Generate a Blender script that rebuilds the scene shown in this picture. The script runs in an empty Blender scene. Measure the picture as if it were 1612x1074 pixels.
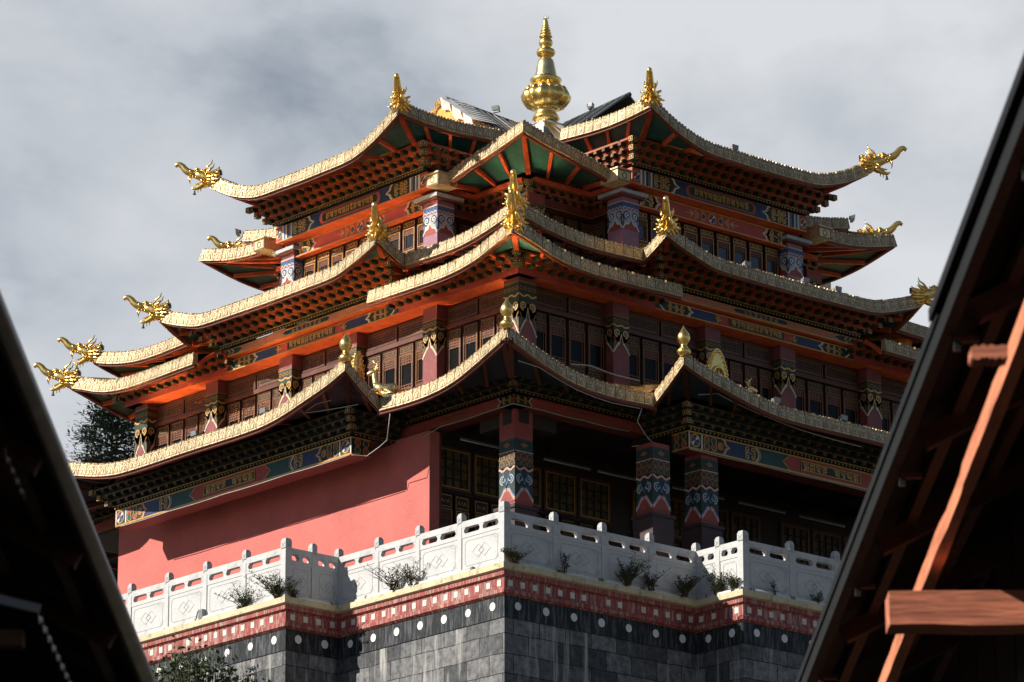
import bpy, bmesh, math, random
from mathutils import Vector, Matrix
random.seed(7)
SC = bpy.context.scene
COL = SC.collection
R = math.radians
PI = math.pi

# ------------------------------------------------------------------ camera
F_PX, PITCH, YAW, CZ, CT, DIST = 6856.716, R(16.556), R(41.074), -18.105, 0.149, 75.0
FWD = Vector((math.cos(PITCH)*math.sin(YAW), math.cos(PITCH)*math.cos(YAW), math.sin(PITCH)))
RIGHT = Vector((math.cos(YAW), -math.sin(YAW), 0))
UP = RIGHT.cross(FWD)
CAM = Vector((-DIST*math.sin(YAW)+CT*math.cos(YAW), -DIST*math.cos(YAW)-CT*math.sin(YAW), CZ))
cd = bpy.data.cameras.new('camera')
cam = bpy.data.objects.new('camera', cd)
COL.objects.link(cam)
rot = Matrix((RIGHT, UP, -FWD)).transposed()
cam.matrix_world = Matrix.Translation(CAM) @ rot.to_4x4()
cd.sensor_width = 36.0
cd.lens = F_PX/1612*36
cd.clip_start = 0.5
cd.clip_end = 5000
cd.dof.use_dof = True
cd.dof.focus_distance = 76
cd.dof.aperture_fstop = 9.0
SC.camera = cam

# ------------------------------------------------------------------ light, sky, exposure
SUN_ALT, SUN_AZ = R(28.5), R(22)          # azimuth measured from -x towards +y
sd = Vector((-math.cos(SUN_AZ)*math.cos(SUN_ALT), math.sin(SUN_AZ)*math.cos(SUN_ALT), math.sin(SUN_ALT)))
ld = bpy.data.lights.new('sun', 'SUN')
ld.energy = 5.0
ld.angle = R(0.5)
ld.color = (1.0, 0.93, 0.82)
sun = bpy.data.objects.new('sun', ld)
COL.objects.link(sun)
sun.rotation_euler = sd.to_track_quat('Z', 'Y').to_euler()
sun.location = (-20, 10, 40)

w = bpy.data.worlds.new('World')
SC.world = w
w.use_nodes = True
nt = w.node_tree
nt.nodes.clear()
def nn(t, **kw):
    n = nt.nodes.new(t)
    for k, v in kw.items(): setattr(n, k, v)
    return n
out = nn('ShaderNodeOutputWorld'); bg = nn('ShaderNodeBackground')
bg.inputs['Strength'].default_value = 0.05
sky = nn('ShaderNodeTexSky', sky_type='NISHITA')
sky.sun_disc = False
sky.sun_elevation = SUN_ALT
sky.sun_rotation = math.atan2(sd.x, sd.y)
sky.altitude = 3000; sky.dust_density = 1.0
tc = nn('ShaderNodeTexCoord')
mp = nn('ShaderNodeMapping'); mp.inputs['Scale'].default_value = (1, 1, 1.5); mp.inputs['Location'].default_value = (0.35, 0.1, 0.2)
nt.links.new(tc.outputs['Generated'], mp.inputs['Vector'])
nz = nn('ShaderNodeTexNoise'); nz.inputs['Scale'].default_value = 11.0; nz.inputs['Detail'].default_value = 6; nz.inputs['Roughness'].default_value = 0.55
nz.inputs['Distortion'].default_value = 0.3
nt.links.new(mp.outputs[0], nz.inputs['Vector'])
# thick bank of cloud away to the right, thinner and broken to the left
dot = nn('ShaderNodeVectorMath', operation='DOT_PRODUCT')
dot.inputs[1].default_value = RIGHT
nt.links.new(tc.outputs['Generated'], dot.inputs[0])
mr = nn('ShaderNodeMapRange'); mr.inputs['From Min'].default_value = -0.12; mr.inputs['From Max'].default_value = 0.10
mr.inputs['To Min'].default_value = 0.105; mr.inputs['To Max'].default_value = 0.15
nt.links.new(dot.outputs['Value'], mr.inputs['Value'])
ad = nn('ShaderNodeMath', operation='ADD')
nt.links.new(nz.outputs['Fac'], ad.inputs[0]); nt.links.new(mr.outputs[0], ad.inputs[1])
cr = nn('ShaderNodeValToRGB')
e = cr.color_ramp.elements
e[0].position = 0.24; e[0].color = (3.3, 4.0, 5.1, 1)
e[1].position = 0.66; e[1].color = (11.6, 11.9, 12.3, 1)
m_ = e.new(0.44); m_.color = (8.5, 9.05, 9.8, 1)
last = ad.outputs[0]
# darker, thinner places in the cloud bank
for px, py, rad, amt in ((650, 110, 2.4, -0.13), (470, 130, 2.0, -0.05), (70, 170, 2.0, -0.06), (480, 230, 1.4, -0.03), (30, 350, 1.8, -0.06), (250, 60, 1.6, -0.03)):
    v = (FWD+RIGHT*((px-806)/F_PX)+UP*((537-py)/F_PX)).normalized()
    dn = nn('ShaderNodeVectorMath', operation='DISTANCE'); dn.inputs[1].default_value = v
    nv = nn('ShaderNodeVectorMath', operation='NORMALIZE'); nt.links.new(tc.outputs['Generated'], nv.inputs[0]); nt.links.new(nv.outputs[0], dn.inputs[0])
    rm_ = nn('ShaderNodeMapRange'); rm_.interpolation_type = 'SMOOTHERSTEP'
    rm_.inputs['From Min'].default_value = 0; rm_.inputs['From Max'].default_value = R(rad)*1.25; rm_.inputs['To Min'].default_value = amt; rm_.inputs['To Max'].default_value = 0
    nt.links.new(dn.outputs['Value'], rm_.inputs['Value'])
    a2 = nn('ShaderNodeMath', operation='ADD'); nt.links.new(last, a2.inputs[0]); nt.links.new(rm_.outputs[0], a2.inputs[1]); last = a2.outputs[0]
nt.links.new(last, cr.inputs[0])
mx = nn('ShaderNodeMix', data_type='RGBA'); # the cloud bank stands behind the temple; unseen sky elsewhere is left clear to lower the ambient light
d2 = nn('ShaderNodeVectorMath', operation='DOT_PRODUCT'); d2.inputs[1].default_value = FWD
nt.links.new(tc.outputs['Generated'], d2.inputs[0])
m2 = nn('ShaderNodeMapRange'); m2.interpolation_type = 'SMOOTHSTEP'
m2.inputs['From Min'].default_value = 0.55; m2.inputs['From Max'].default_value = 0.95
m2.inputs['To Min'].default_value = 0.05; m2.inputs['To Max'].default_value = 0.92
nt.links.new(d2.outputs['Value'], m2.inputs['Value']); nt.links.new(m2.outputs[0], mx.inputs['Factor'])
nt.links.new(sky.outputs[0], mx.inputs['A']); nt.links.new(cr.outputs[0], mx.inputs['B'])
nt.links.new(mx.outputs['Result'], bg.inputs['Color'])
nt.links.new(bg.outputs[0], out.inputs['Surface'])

SC.view_settings.view_transform = 'Standard'
SC.view_settings.look = 'None'
SC.view_settings.exposure = 0.4
SC.view_settings.gamma = 1.0
SC.cycles.max_bounces = 8
SC.cycles.sample_clamp_indirect = 16.0
SC.cycles.blur_glossy = 0.1

# ------------------------------------------------------------------ materials
MATS = {}
def mat(name, col, rough=0.6, metal=0.0, var=0.25, scale=3.0, bump=0.0, bscale=40.0, island=0.0, grime=None, streak=False, spec=0.5, coat=0.0, grain=None):
    """procedural principled material: noise-varied base colour, optional grime colour, bump."""
    m = bpy.data.materials.new(name); m.use_nodes = True
    t = m.node_tree; b = t.nodes['Principled BSDF']
    b.inputs['Roughness'].default_value = rough; b.inputs['Metallic'].default_value = metal
    b.inputs['Specular IOR Level'].default_value = spec
    b.inputs['Coat Weight'].default_value = coat
    co = t.nodes.new('ShaderNodeTexCoord'); vec = co.outputs['Object']
    if grain is not None:      # stretch the pattern along the timbers, which run with the lane
        mg = t.nodes.new('ShaderNodeMapping'); mg.vector_type = 'TEXTURE'; mg.inputs['Rotation'].default_value = (0, 0, math.pi/2-YAW+grain); mg.inputs['Scale'].default_value = (3.5, 0.35, 0.35)
        t.links.new(vec, mg.inputs['Vector']); vec = mg.outputs[0]
    n = t.nodes.new('ShaderNodeTexNoise'); n.inputs['Scale'].default_value = scale; n.inputs['Detail'].default_value = 6; n.inputs['Roughness'].default_value = 0.65
    t.links.new(vec, n.inputs['Vector'])
    mx = t.nodes.new('ShaderNodeMix'); mx.data_type = 'RGBA'
    mr = t.nodes.new('ShaderNodeMapRange'); mr.inputs['From Min'].default_value = 0.3; mr.inputs['From Max'].default_value = 0.7
    t.links.new(n.outputs['Fac'], mr.inputs['Value']); t.links.new(mr.outputs[0], mx.inputs['Factor'])
    c = Vector(col)
    mx.inputs['A'].default_value = (*(c*(1-var)), 1); mx.inputs['B'].default_value = (*[min(1, x*(1+var)) for x in c], 1)
    last = mx.outputs['Result']
    if grime:
        n2 = t.nodes.new('ShaderNodeTexNoise'); n2.inputs['Scale'].default_value = scale*2.3; n2.inputs['Detail'].default_value = 9; n2.inputs['Roughness'].default_value = 0.75
        src = vec
        if streak:
            mpn = t.nodes.new('ShaderNodeMapping'); mpn.inputs['Scale'].default_value = (3.4, 3.4, 0.35)
            t.links.new(vec, mpn.inputs['Vector']); src = mpn.outputs[0]
        t.links.new(src, n2.inputs['Vector'])
        r2 = t.nodes.new('ShaderNodeMapRange'); r2.inputs['From Min'].default_value = 0.49 if streak else 0.52; r2.inputs['From Max'].default_value = 0.60 if streak else 0.70
        r2.inputs['To Max'].default_value = grime[1]
        t.links.new(n2.outputs['Fac'], r2.inputs['Value'])
        m2 = t.nodes.new('ShaderNodeMix'); m2.data_type = 'RGBA'
        t.links.new(r2.outputs[0], m2.inputs['Factor']); t.links.new(last, m2.inputs['A']); m2.inputs['B'].default_value = (*grime[0], 1)
        last = m2.outputs['Result']
    if island:
        g = t.nodes.new('ShaderNodeNewGeometry')
        r3 = t.nodes.new('ShaderNodeMapRange'); r3.inputs['To Min'].default_value = 1-island; r3.inputs['To Max'].default_value = 1+island
        t.links.new(g.outputs['Random Per Island'], r3.inputs['Value'])
        m3 = t.nodes.new('ShaderNodeVectorMath'); m3.operation = 'SCALE'
        t.links.new(last, m3.inputs[0]); t.links.new(r3.outputs[0], m3.inputs['Scale'])
        last = m3.outputs[0]
    t.links.new(last, b.inputs['Base Color'])
    # roughness breakup
    rr = t.nodes.new('ShaderNodeMapRange'); rr.inputs['To Min'].default_value = max(0.02, rough-0.12); rr.inputs['To Max'].default_value = min(1, rough+0.12)
    t.links.new(n.outputs['Fac'], rr.inputs['Value']); t.links.new(rr.outputs[0], b.inputs['Roughness'])
    if bump:
        nb = t.nodes.new('ShaderNodeTexNoise'); nb.inputs['Scale'].default_value = bscale; nb.inputs['Detail'].default_value = 4
        t.links.new(vec, nb.inputs['Vector'])
        bp = t.nodes.new('ShaderNodeBump'); bp.inputs['Strength'].default_value = bump; bp.inputs['Distance'].default_value = 0.02
        t.links.new(nb.outputs['Fac'], bp.inputs['Height']); t.links.new(bp.outputs[0], b.inputs['Normal'])
    MATS[name] = m
    return m

mat('gold', (1.0, 0.66, 0.22), 0.30, 1.0, 0.12, 8, 0.25, 25, grime=((0.40, 0.18, 0.05), 0.6))
mat('gold_pale', (1.0, 0.78, 0.40), 0.30, 1.0, 0.12, 6, 0.15, 20, grime=((0.35, 0.2, 0.08), 0.5))
mat('trim', (0.63, 0.50, 0.305), 0.40, 0.45, 0.22, 9, 0.5, 45, island=0.16, grime=((0.16, 0.10, 0.05), 0.75))
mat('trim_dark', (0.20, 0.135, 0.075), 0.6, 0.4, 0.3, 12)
mat('gilt_roof', (1.0, 0.62, 0.25), 0.16, 1.0, 0.06, 3, 0.10, 7)
mat('vermilion', (0.68, 0.125, 0.05), 0.5, 0, 0.3, 3.5, 0.15, 30, grime=((0.10, 0.03, 0.018), 0.6))
mat('ledger', (0.40, 0.075, 0.03), 0.5, 0, 0.3, 4, grime=((0.05, 0.02, 0.015), 0.6))
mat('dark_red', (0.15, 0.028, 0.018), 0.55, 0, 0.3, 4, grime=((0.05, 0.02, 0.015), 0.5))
mat('wood_brown', (0.085, 0.026, 0.014), 0.5, 0, 0.35, 5)
mat('wood_lattice', (0.15, 0.058, 0.028), 0.5, 0, 0.3, 6)
mat('wood_black', (0.022, 0.012, 0.009), 0.6, 0, 0.3, 5)
mat('soffit_shade', (0.008, 0.018, 0.030), 0.6, 0, 0.3, 3)
mat('teal', (0.012, 0.085, 0.10), 0.5, 0, 0.35, 2.5, grime=((0.05, 0.10, 0.09), 0.5))
mat('navy', (0.012, 0.030, 0.105), 0.45, 0, 0.35, 5, grime=((0.06, 0.09, 0.16), 0.5))
mat('teal_paint', (0.012, 0.07, 0.075), 0.5, 0, 0.3, 5)
mat('green_dark', (0.008, 0.026, 0.020), 0.55, 0, 0.3, 6)
mat('pink', (0.46, 0.16, 0.12), 0.6, 0, 0.2, 5, grime=((0.5, 0.36, 0.3), 0.5))
mat('rose', (0.36, 0.06, 0.055), 0.6, 0, 0.2, 6)
mat('blue_paint', (0.05, 0.13, 0.30), 0.55, 0, 0.2, 6)
mat('blue_grey', (0.34, 0.39, 0.46), 0.6, 0, 0.2, 6)
mat('gold_paint', (0.55, 0.31, 0.085), 0.42, 0.35, 0.2, 9)
mat('gold_dull', (0.24, 0.125, 0.04), 0.5, 0.25, 0.25, 9)
mat('white_paint', (0.62, 0.58, 0.52), 0.6, 0, 0.15, 9)
mat('flesh_line', (0.62, 0.33, 0.25), 0.6, 0, 0.15, 9)
mat('mauve', (0.26, 0.13, 0.19), 0.6, 0, 0.12, 6)
mat('pane', (0.008, 0.009, 0.0095), 0.18, 0, 0.2, 3, spec=0.12)
mat('pane_sky', (0.02, 0.022, 0.024), 0.08, 0, 0.3, 3, spec=0.8)
mat('pane_warm', (0.10, 0.072, 0.022), 0.35, 0, 0.35, 7)
mat('plaster', (0.55, 0.148, 0.128), 0.85, 0, 0.18, 0.9, 0.7, 22, grime=((0.52, 0.13, 0.115), 0.65))
mat('col_red', (0.25, 0.042, 0.032), 0.55, 0, 0.2, 4, grime=((0.42, 0.2, 0.16), 0.35))
mat('maroon', (0.040, 0.018, 0.020), 0.6, 0, 0.2, 4)
mat('marble', (0.50, 0.505, 0.505), 0.55, 0, 0.17, 1.4, 0.3, 40, grime=((0.24, 0.245, 0.255), 0.7))
mat('paving', (0.06, 0.058, 0.056), 0.8, 0, 0.25, 3)
mat('carve', (0.33, 0.335, 0.345), 0.7, 0, 0.2, 4)
mat('coping', (0.60, 0.52, 0.34), 0.8, 0, 0.15, 3, 0.4, 30, grime=((0.10, 0.085, 0.07), 0.85))
mat('frieze', (0.27, 0.045, 0.038), 0.7, 0, 0.25, 2, 0.2, 30, grime=((0.46, 0.36, 0.31), 0.8), streak=True)
mat('frieze_square', (0.66, 0.62, 0.56), 0.8, 0, 0.12, 5, grime=((0.42, 0.28, 0.24), 0.6))
mat('black_band', (0.010, 0.014, 0.018), 0.6, 0, 0.3, 2.5, 0.2, 30, grime=((0.15, 0.16, 0.17), 0.6), streak=True, spec=0.25)
mat('dot_white', (0.72, 0.71, 0.70), 0.8, 0, 0.06, 5)
mat('tarp', (0.66, 0.65, 0.63), 0.45, 0, 0.2, 3, 0.6, 8)
mat('tarp_yellow', (0.75, 0.36, 0.06), 0.6, 0, 0.3, 6)
mat('slate', (0.055, 0.06, 0.068), 0.5, 0.2, 0.25, 5)
mat('metal_grey', (0.20, 0.205, 0.21), 0.45, 0.4, 0.15, 8)
mat('lamp_face', (0.22, 0.23, 0.24), 0.15, 0, 0.1, 4)
mat('tube_white', (0.62, 0.62, 0.60), 0.45, 0, 0.1, 8)
mat('cable', (0.42, 0.42, 0.41), 0.6, 0, 0.15, 10)
mat('roof_felt', (0.009, 0.010, 0.011), 0.7, 0, 0.4, 4, 0.3, 20, spec=0.2)
mat('roof_steel', (0.035, 0.038, 0.042), 0.4, 0.6, 0.3, 5)
mat('old_timber', (0.085, 0.040, 0.022), 0.75, 0, 0.45, 6, 0.5, 25)
mat('red_timber', (0.66, 0.225, 0.115), 0.7, 0, 0.4, 5, 0.35, 14, grime=((0.20, 0.06, 0.03), 0.75), grain=0.0)
mat('cross_timber', (0.55, 0.185, 0.105), 0.72, 0, 0.45, 5, 0.4, 14, grime=((0.16, 0.05, 0.026), 0.85), grain=math.pi/2)
mat('earth', (0.10, 0.085, 0.06), 0.95, 0, 0.4, 0.4, 0.6, 3)
mat('leaf', (0.055, 0.085, 0.028), 0.55, 0, 0.45, 2.0, island=0.45)
mat('leaf_dry', (0.075, 0.062, 0.035), 0.7, 0, 0.4, 4, island=0.4)
mat('weed_leaf', (0.065, 0.085, 0.032), 0.65, 0, 0.4, 4, island=0.4)
mat('needle', (0.034, 0.058, 0.036), 0.6, 0, 0.4, 1.2, island=0.5)
mat('bark', (0.07, 0.05, 0.035), 0.9, 0, 0.3, 6, 0.5, 20)

def granite():
    m = bpy.data.materials.new('granite'); m.use_nodes = True
    t = m.node_tree; b = t.nodes['Principled BSDF']; L = t.links.new
    N = lambda ty: t.nodes.new(ty)
    uv = N('ShaderNodeUVMap')
    co = N('ShaderNodeTexCoord')
    br = N('ShaderNodeTexBrick'); br.inputs['Scale'].default_value = 1.0
    br.inputs['Mortar Size'].default_value = 0.009; br.inputs['Brick Width'].default_value = 0.62; br.inputs['Row Height'].default_value = 0.36
    br.inputs['Color1'].default_value = (0.055, 0.06, 0.067, 1); br.inputs['Color2'].default_value = (0.20, 0.20, 0.205, 1)
    br.inputs['Mortar'].default_value = (0.018, 0.019, 0.021, 1); br.inputs['Bias'].default_value = -0.1
    br.offset = 0.43
    wn = N('ShaderNodeTexNoise'); wn.inputs['Scale'].default_value = 1.6; wn.inputs['Detail'].default_value = 3
    L(uv.outputs[0], wn.inputs['Vector'])
    wv = N('ShaderNodeVectorMath'); wv.operation = 'MULTIPLY_ADD'; wv.inputs[1].default_value = (0.06, 0.06, 0)
    L(wn.outputs['Color'], wv.inputs[0]); L(uv.outputs[0], wv.inputs[2])
    L(wv.outputs[0], br.inputs['Vector'])
    sp = N('ShaderNodeTexNoise'); sp.inputs['Scale'].default_value = 7; sp.inputs['Detail'].default_value = 10; sp.inputs['Roughness'].default_value = 0.72
    L(co.outputs['Object'], sp.inputs['Vector'])
    mr = N('ShaderNodeMapRange'); mr.inputs['From Min'].default_value = 0.33; mr.inputs['From Max'].default_value = 0.67; mr.inputs['To Min'].default_value = 0.35; mr.inputs['To Max'].default_value = 1.55
    L(sp.outputs['Fac'], mr.inputs['Value'])
    sc_ = N('ShaderNodeVectorMath'); sc_.operation = 'SCALE'; L(br.outputs['Color'], sc_.inputs[0]); L(mr.outputs[0], sc_.inputs['Scale'])
    # pale lime streaks running down
    mp = N('ShaderNodeMapping'); mp.inputs['Scale'].default_value = (2.3, 2.3, 0.16); L(co.outputs['Object'], mp.inputs['Vector'])
    st = N('ShaderNodeTexNoise'); st.inputs['Scale'].default_value = 1.7; st.inputs['Detail'].default_value = 7; st.inputs['Roughness'].default_value = 0.7
    L(mp.outputs[0], st.inputs['Vector'])
    r2 = N('ShaderNodeMapRange'); r2.inputs['From Min'].default_value = 0.54; r2.inputs['From Max'].default_value = 0.66; r2.inputs['To Max'].default_value = 0.9
    L(st.outputs['Fac'], r2.inputs['Value'])
    mx = N('ShaderNodeMix'); mx.data_type = 'RGBA'; L(r2.outputs[0], mx.inputs['Factor']); L(sc_.outputs[0], mx.inputs['A']); mx.inputs['B'].default_value = (0.42, 0.41, 0.39, 1)
    L(mx.outputs['Result'], b.inputs['Base Color'])
    b.inputs['Roughness'].default_value = 0.8
    bp = N('ShaderNodeBump'); bp.inputs['Strength'].default_value = 0.8; bp.inputs['Distance'].default_value = 0.025
    ad = N('ShaderNodeMath'); ad.operation = 'MULTIPLY_ADD'; ad.inputs[1].default_value = 0.6
    L(sp.outputs['Fac'], ad.inputs[0])
    iv = N('ShaderNodeMath'); iv.operation = 'SUBTRACT'; iv.inputs[0].default_value = 1.0; L(br.outputs['Fac'], iv.inputs[1]); L(iv.outputs[0], ad.inputs[2])
    L(ad.outputs[0], bp.inputs['Height']); L(bp.outputs[0], b.inputs['Normal'])
    MATS['granite'] = m
granite()

# ------------------------------------------------------------------ mesh builder
class MB:
    def __init__(self):
        self.v = []; self.f = []; self.m = []; self.s = []; self.mats = []; self.uv = None
    def mi(self, m):
        if m not in self.mats: self.mats.append(m)
        return self.mats.index(m)
    def add(self, pts, faces, m, smooth=False):
        o = len(self.v); self.v.extend([tuple(p) for p in pts]); i = self.mi(m)
        for f in faces:
            self.f.append([o+a for a in f]); self.m.append(i); self.s.append(smooth)
    def face(self, pts, m): self.add(pts, [list(range(len(pts)))], m)
    def hexa(self, p, m):      # p: 8 points, bottom 4 then top 4
        self.add(p, [[3, 2, 1, 0], [4, 5, 6, 7], [0, 1, 5, 4], [1, 2, 6, 5], [2, 3, 7, 6], [3, 0, 4, 7]], m)
    def box(self, x0, x1, y0, y1, z0, z1, m):
        self.hexa([(x0, y0, z0), (x1, y0, z0), (x1, y1, z0), (x0, y1, z0), (x0, y0, z1), (x1, y0, z1), (x1, y1, z1), (x0, y1, z1)], m)
    def beam(self, a, b, wd, ht, m, up=Vector((0, 0, 1))):
        a = Vector(a); b = Vector(b); d = (b-a).normalized(); s = d.cross(up)
        s = s.normalized() if s.length > 1e-6 else Vector((1, 0, 0)); u = s.cross(d)
        q = []
        for p in (a, b):
            q.append([p-s*wd/2-u*ht/2, p+s*wd/2-u*ht/2, p+s*wd/2+u*ht/2, p-s*wd/2+u*ht/2])
        self.add(q[0]+q[1], [[0, 1, 2, 3], [7, 6, 5, 4], [1, 0, 4, 5], [2, 1, 5, 6], [3, 2, 6, 7], [0, 3, 7, 4]], m)
    def tube(self, pts, rad, m, n=8, cap=True):
        pts = [Vector(p) for p in pts]; k = len(pts)
        if not isinstance(rad, (list, tuple)): rad = [rad]*k
        vs = []; prev = None
        for i, p in enumerate(pts):
            d = (pts[min(i+1, k-1)]-pts[max(i-1, 0)]).normalized()
            if prev is None:
                a = Vector((0, 0, 1)) if abs(d.z) < 0.9 else Vector((1, 0, 0)); s = d.cross(a).normalized()
            else:
                s = (prev - d*prev.dot(d)); s = s.normalized() if s.length > 1e-6 else d.orthogonal().normalized()
            prev = s; u = d.cross(s)
            for j in range(n):
                t = 2*PI*j/n; vs.append(p+(s*math.cos(t)+u*math.sin(t))*rad[i])
        fs = []
        for i in range(k-1):
            for j in range(n):
                a = i*n+j; b = i*n+(j+1) % n; fs.append([a, b, b+n, a+n])
        if cap: fs.append(list(range(n))[::-1]); fs.append([(k-1)*n+j for j in range(n)])
        self.add(vs, fs, m, True)
    def lathe(self, prof, c, m, n=24, mod=None):
        c = Vector(c); vs = []
        for i, (r, z) in enumerate(prof):
            for j in range(n):
                t = 2*PI*j/n; rr = r*(mod(i, t) if mod else 1)
                vs.append((c.x+rr*math.cos(t), c.y+rr*math.sin(t), c.z+z))
        fs = [[i*n+j, i*n+(j+1) % n, (i+1)*n+(j+1) % n, (i+1)*n+j] for i in range(len(prof)-1) for j in range(n)]
        fs.append([j for j in range(n)][::-1]); fs.append([(len(prof)-1)*n+j for j in range(n)])
        self.add(vs, fs, m, True)
    def ball(self, c, r, m, n=10, k=7, sc=(1, 1, 1)):
        c = Vector(c); vs = []; fs = []
        for i in range(k+1):
            p = PI*i/k
            for j in range(n):
                t = 2*PI*j/n
                vs.append((c.x+r*sc[0]*math.sin(p)*math.cos(t), c.y+r*sc[1]*math.sin(p)*math.sin(t), c.z-r*sc[2]*math.cos(p)))
        for i in range(k):
            for j in range(n): fs.append([i*n+j, i*n+(j+1) % n, (i+1)*n+(j+1) % n, (i+1)*n+j])
        self.add(vs, fs, m, True)
    # ---- painting in a frame fr(u, v, w)
    def rect(self, fr, u0, v0, u1, v1, wd, m): self.face([fr(u0, v0, wd), fr(u1, v0, wd), fr(u1, v1, wd), fr(u0, v1, wd)], m)
    def poly(self, fr, pts, wd, m): self.face([fr(a, b, wd) for a, b in pts], m)
    def fbox(self, fr, u0, u1, v0, v1, w0, w1, m):
        self.hexa([fr(u0, v0, w1), fr(u1, v0, w1), fr(u1, v0, w0), fr(u0, v0, w0), fr(u0, v1, w1), fr(u1, v1, w1), fr(u1, v1, w0), fr(u0, v1, w0)], m)
    def stroke(self, fr, pts, wid, wd, m, closed=False):
        n = len(pts); L = []; Rr = []
        wl = wid if isinstance(wid, (list, tuple)) else [wid]*n
        for i in range(n):
            a = pts[(i-1) % n] if closed or i else pts[0]; b = pts[(i+1) % n] if closed or i < n-1 else pts[-1]
            dx, dy = b[0]-a[0], b[1]-a[1]; l = math.hypot(dx, dy) or 1
            nx, ny = -dy/l*wl[i]/2, dx/l*wl[i]/2
            L.append((pts[i][0]+nx, pts[i][1]+ny)); Rr.append((pts[i][0]-nx, pts[i][1]-ny))
        for i in range(n if closed else n-1):
            j = (i+1) % n
            self.face([fr(*Rr[i], wd), fr(*Rr[j], wd), fr(*L[j], wd), fr(*L[i], wd)], m)
    def outline(self, fr, u0, v0, u1, v1, wid, wd, m):
        self.rect(fr, u0, v0, u1, v0+wid, wd, m); self.rect(fr, u0, v1-wid, u1, v1, wd, m)
        self.rect(fr, u0, v0+wid, u0+wid, v1-wid, wd, m); self.rect(fr, u1-wid, v0+wid, u1, v1-wid, wd, m)
    def disc(self, fr, u, v, r, wd, m, n=12): self.poly(fr, [(u+r*math.cos(2*PI*i/n), v+r*math.sin(2*PI*i/n)) for i in range(n)], wd, m)
    def ring(self, fr, u, v, r, wid, wd, m, n=12): self.stroke(fr, [(u+r*math.cos(2*PI*i/n), v+r*math.sin(2*PI*i/n)) for i in range(n)], wid, wd, m, True)
    def spiral(self, fr, u, v, r, turns, a0, sgn, wid, wd, m, n=18):
        pts = []
        for i in range(n+1):
            t = i/n; rr = r*(1-0.82*t); a = a0+sgn*2*PI*turns*t
            pts.append((u+rr*math.cos(a), v+rr*math.sin(a)))
        self.stroke(fr, pts, wid, wd, m)
    def build(self, name, parent=None, smooth=None):
        me = bpy.data.meshes.new(name)
        me.from_pydata(self.v, [], self.f)
        for m in self.mats: me.materials.append(MATS[m])
        me.polygons.foreach_set('material_index', self.m)
        me.polygons.foreach_set('use_smooth', self.s)
        me.update()
        o = bpy.data.objects.new(name, me); COL.objects.link(o)
        if parent is not None: adopt(o, parent)
        return o

def adopt(o, p):
    o.parent = p
    wm = Matrix.Identity(4); q = p
    chain = []
    while q is not None:
        chain.append(q); q = q.parent
    for q in reversed(chain): wm = wm @ q.matrix_parent_inverse @ q.matrix_basis
    o.matrix_parent_inverse = wm.inverted()
def tag(o, label, cat, group=None, kind=None):
    o['label'] = label; o['category'] = cat
    if group: o['group'] = group
    if kind: o['kind'] = kind
    return o
def struct(o): o['kind'] = 'structure'; return o
def empty(name, loc):
    o = bpy.data.objects.new(name, None); COL.objects.link(o); o.location = loc
    o.empty_display_size = 0.3
    return o
def frame(o, u, v, n):
    o = Vector(o); u = Vector(u); v = Vector(v); n = Vector(n)
    return lambda a, b, c=0.0: o+u*a+v*b+n*c

C0 = 9.024
def W(k, s, o):
    return [(C0-o, C0-s), (C0+s, C0-o), (C0+o, C0+s), (C0-s, C0+o)][k]
def SF(k, o):          # frame of side k: u along the side (reading direction), v up, w outwards from plane o
    return lambda s, z, wd=0.0: Vector((*W(k, s, o+wd), z))
def RF(A, B):          # frame of a vertical plane from plan point A to B, outward normal to the right-hand side viewer
    A = Vector((A[0], A[1], 0)); B = Vector((B[0], B[1], 0)); u = (B-A).normalized(); n = u.cross(Vector((0, 0, 1)))
    return lambda a, z, wd=0.0: A+u*a+n*wd+Vector((0, 0, z))
def interp(tab, t):
    if t <= tab[0][0]: return tab[0][1]
    for (a, x), (b, y) in zip(tab, tab[1:]):
        if t <= b:
            return x+(y-x)*(t-a)/(b-a)
    return tab[-1][1]
def smooth_tab(tab, n=40):
    # monotone-ish cubic resampling so eaves curve softly
    xs = [a for a, _ in tab]; ys = [b for _, b in tab]; k = len(xs)
    d = [(ys[min(i+1, k-1)]-ys[max(i-1, 0)])/max(1e-6, xs[min(i+1, k-1)]-xs[max(i-1, 0)]) for i in range(k)]
    o = []
    for i in range(k-1):
        h = xs[i+1]-xs[i]
        for j in range(6):
            t = j/6
            o.append((xs[i]+h*t, (2*t**3-3*t**2+1)*ys[i]+(t**3-2*t**2+t)*h*d[i]+(-2*t**3+3*t**2)*ys[i+1]+(t**3-t**2)*h*d[i+1]))
    o.append(tab[-1])
    return o

# ================================================================== TEMPLE
T = empty('temple', (C0, C0, 0.0))
tag(T, 'three storey Tibetan temple with gilded upturned eaves above painted beams and a red side wall', 'temple')

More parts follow.
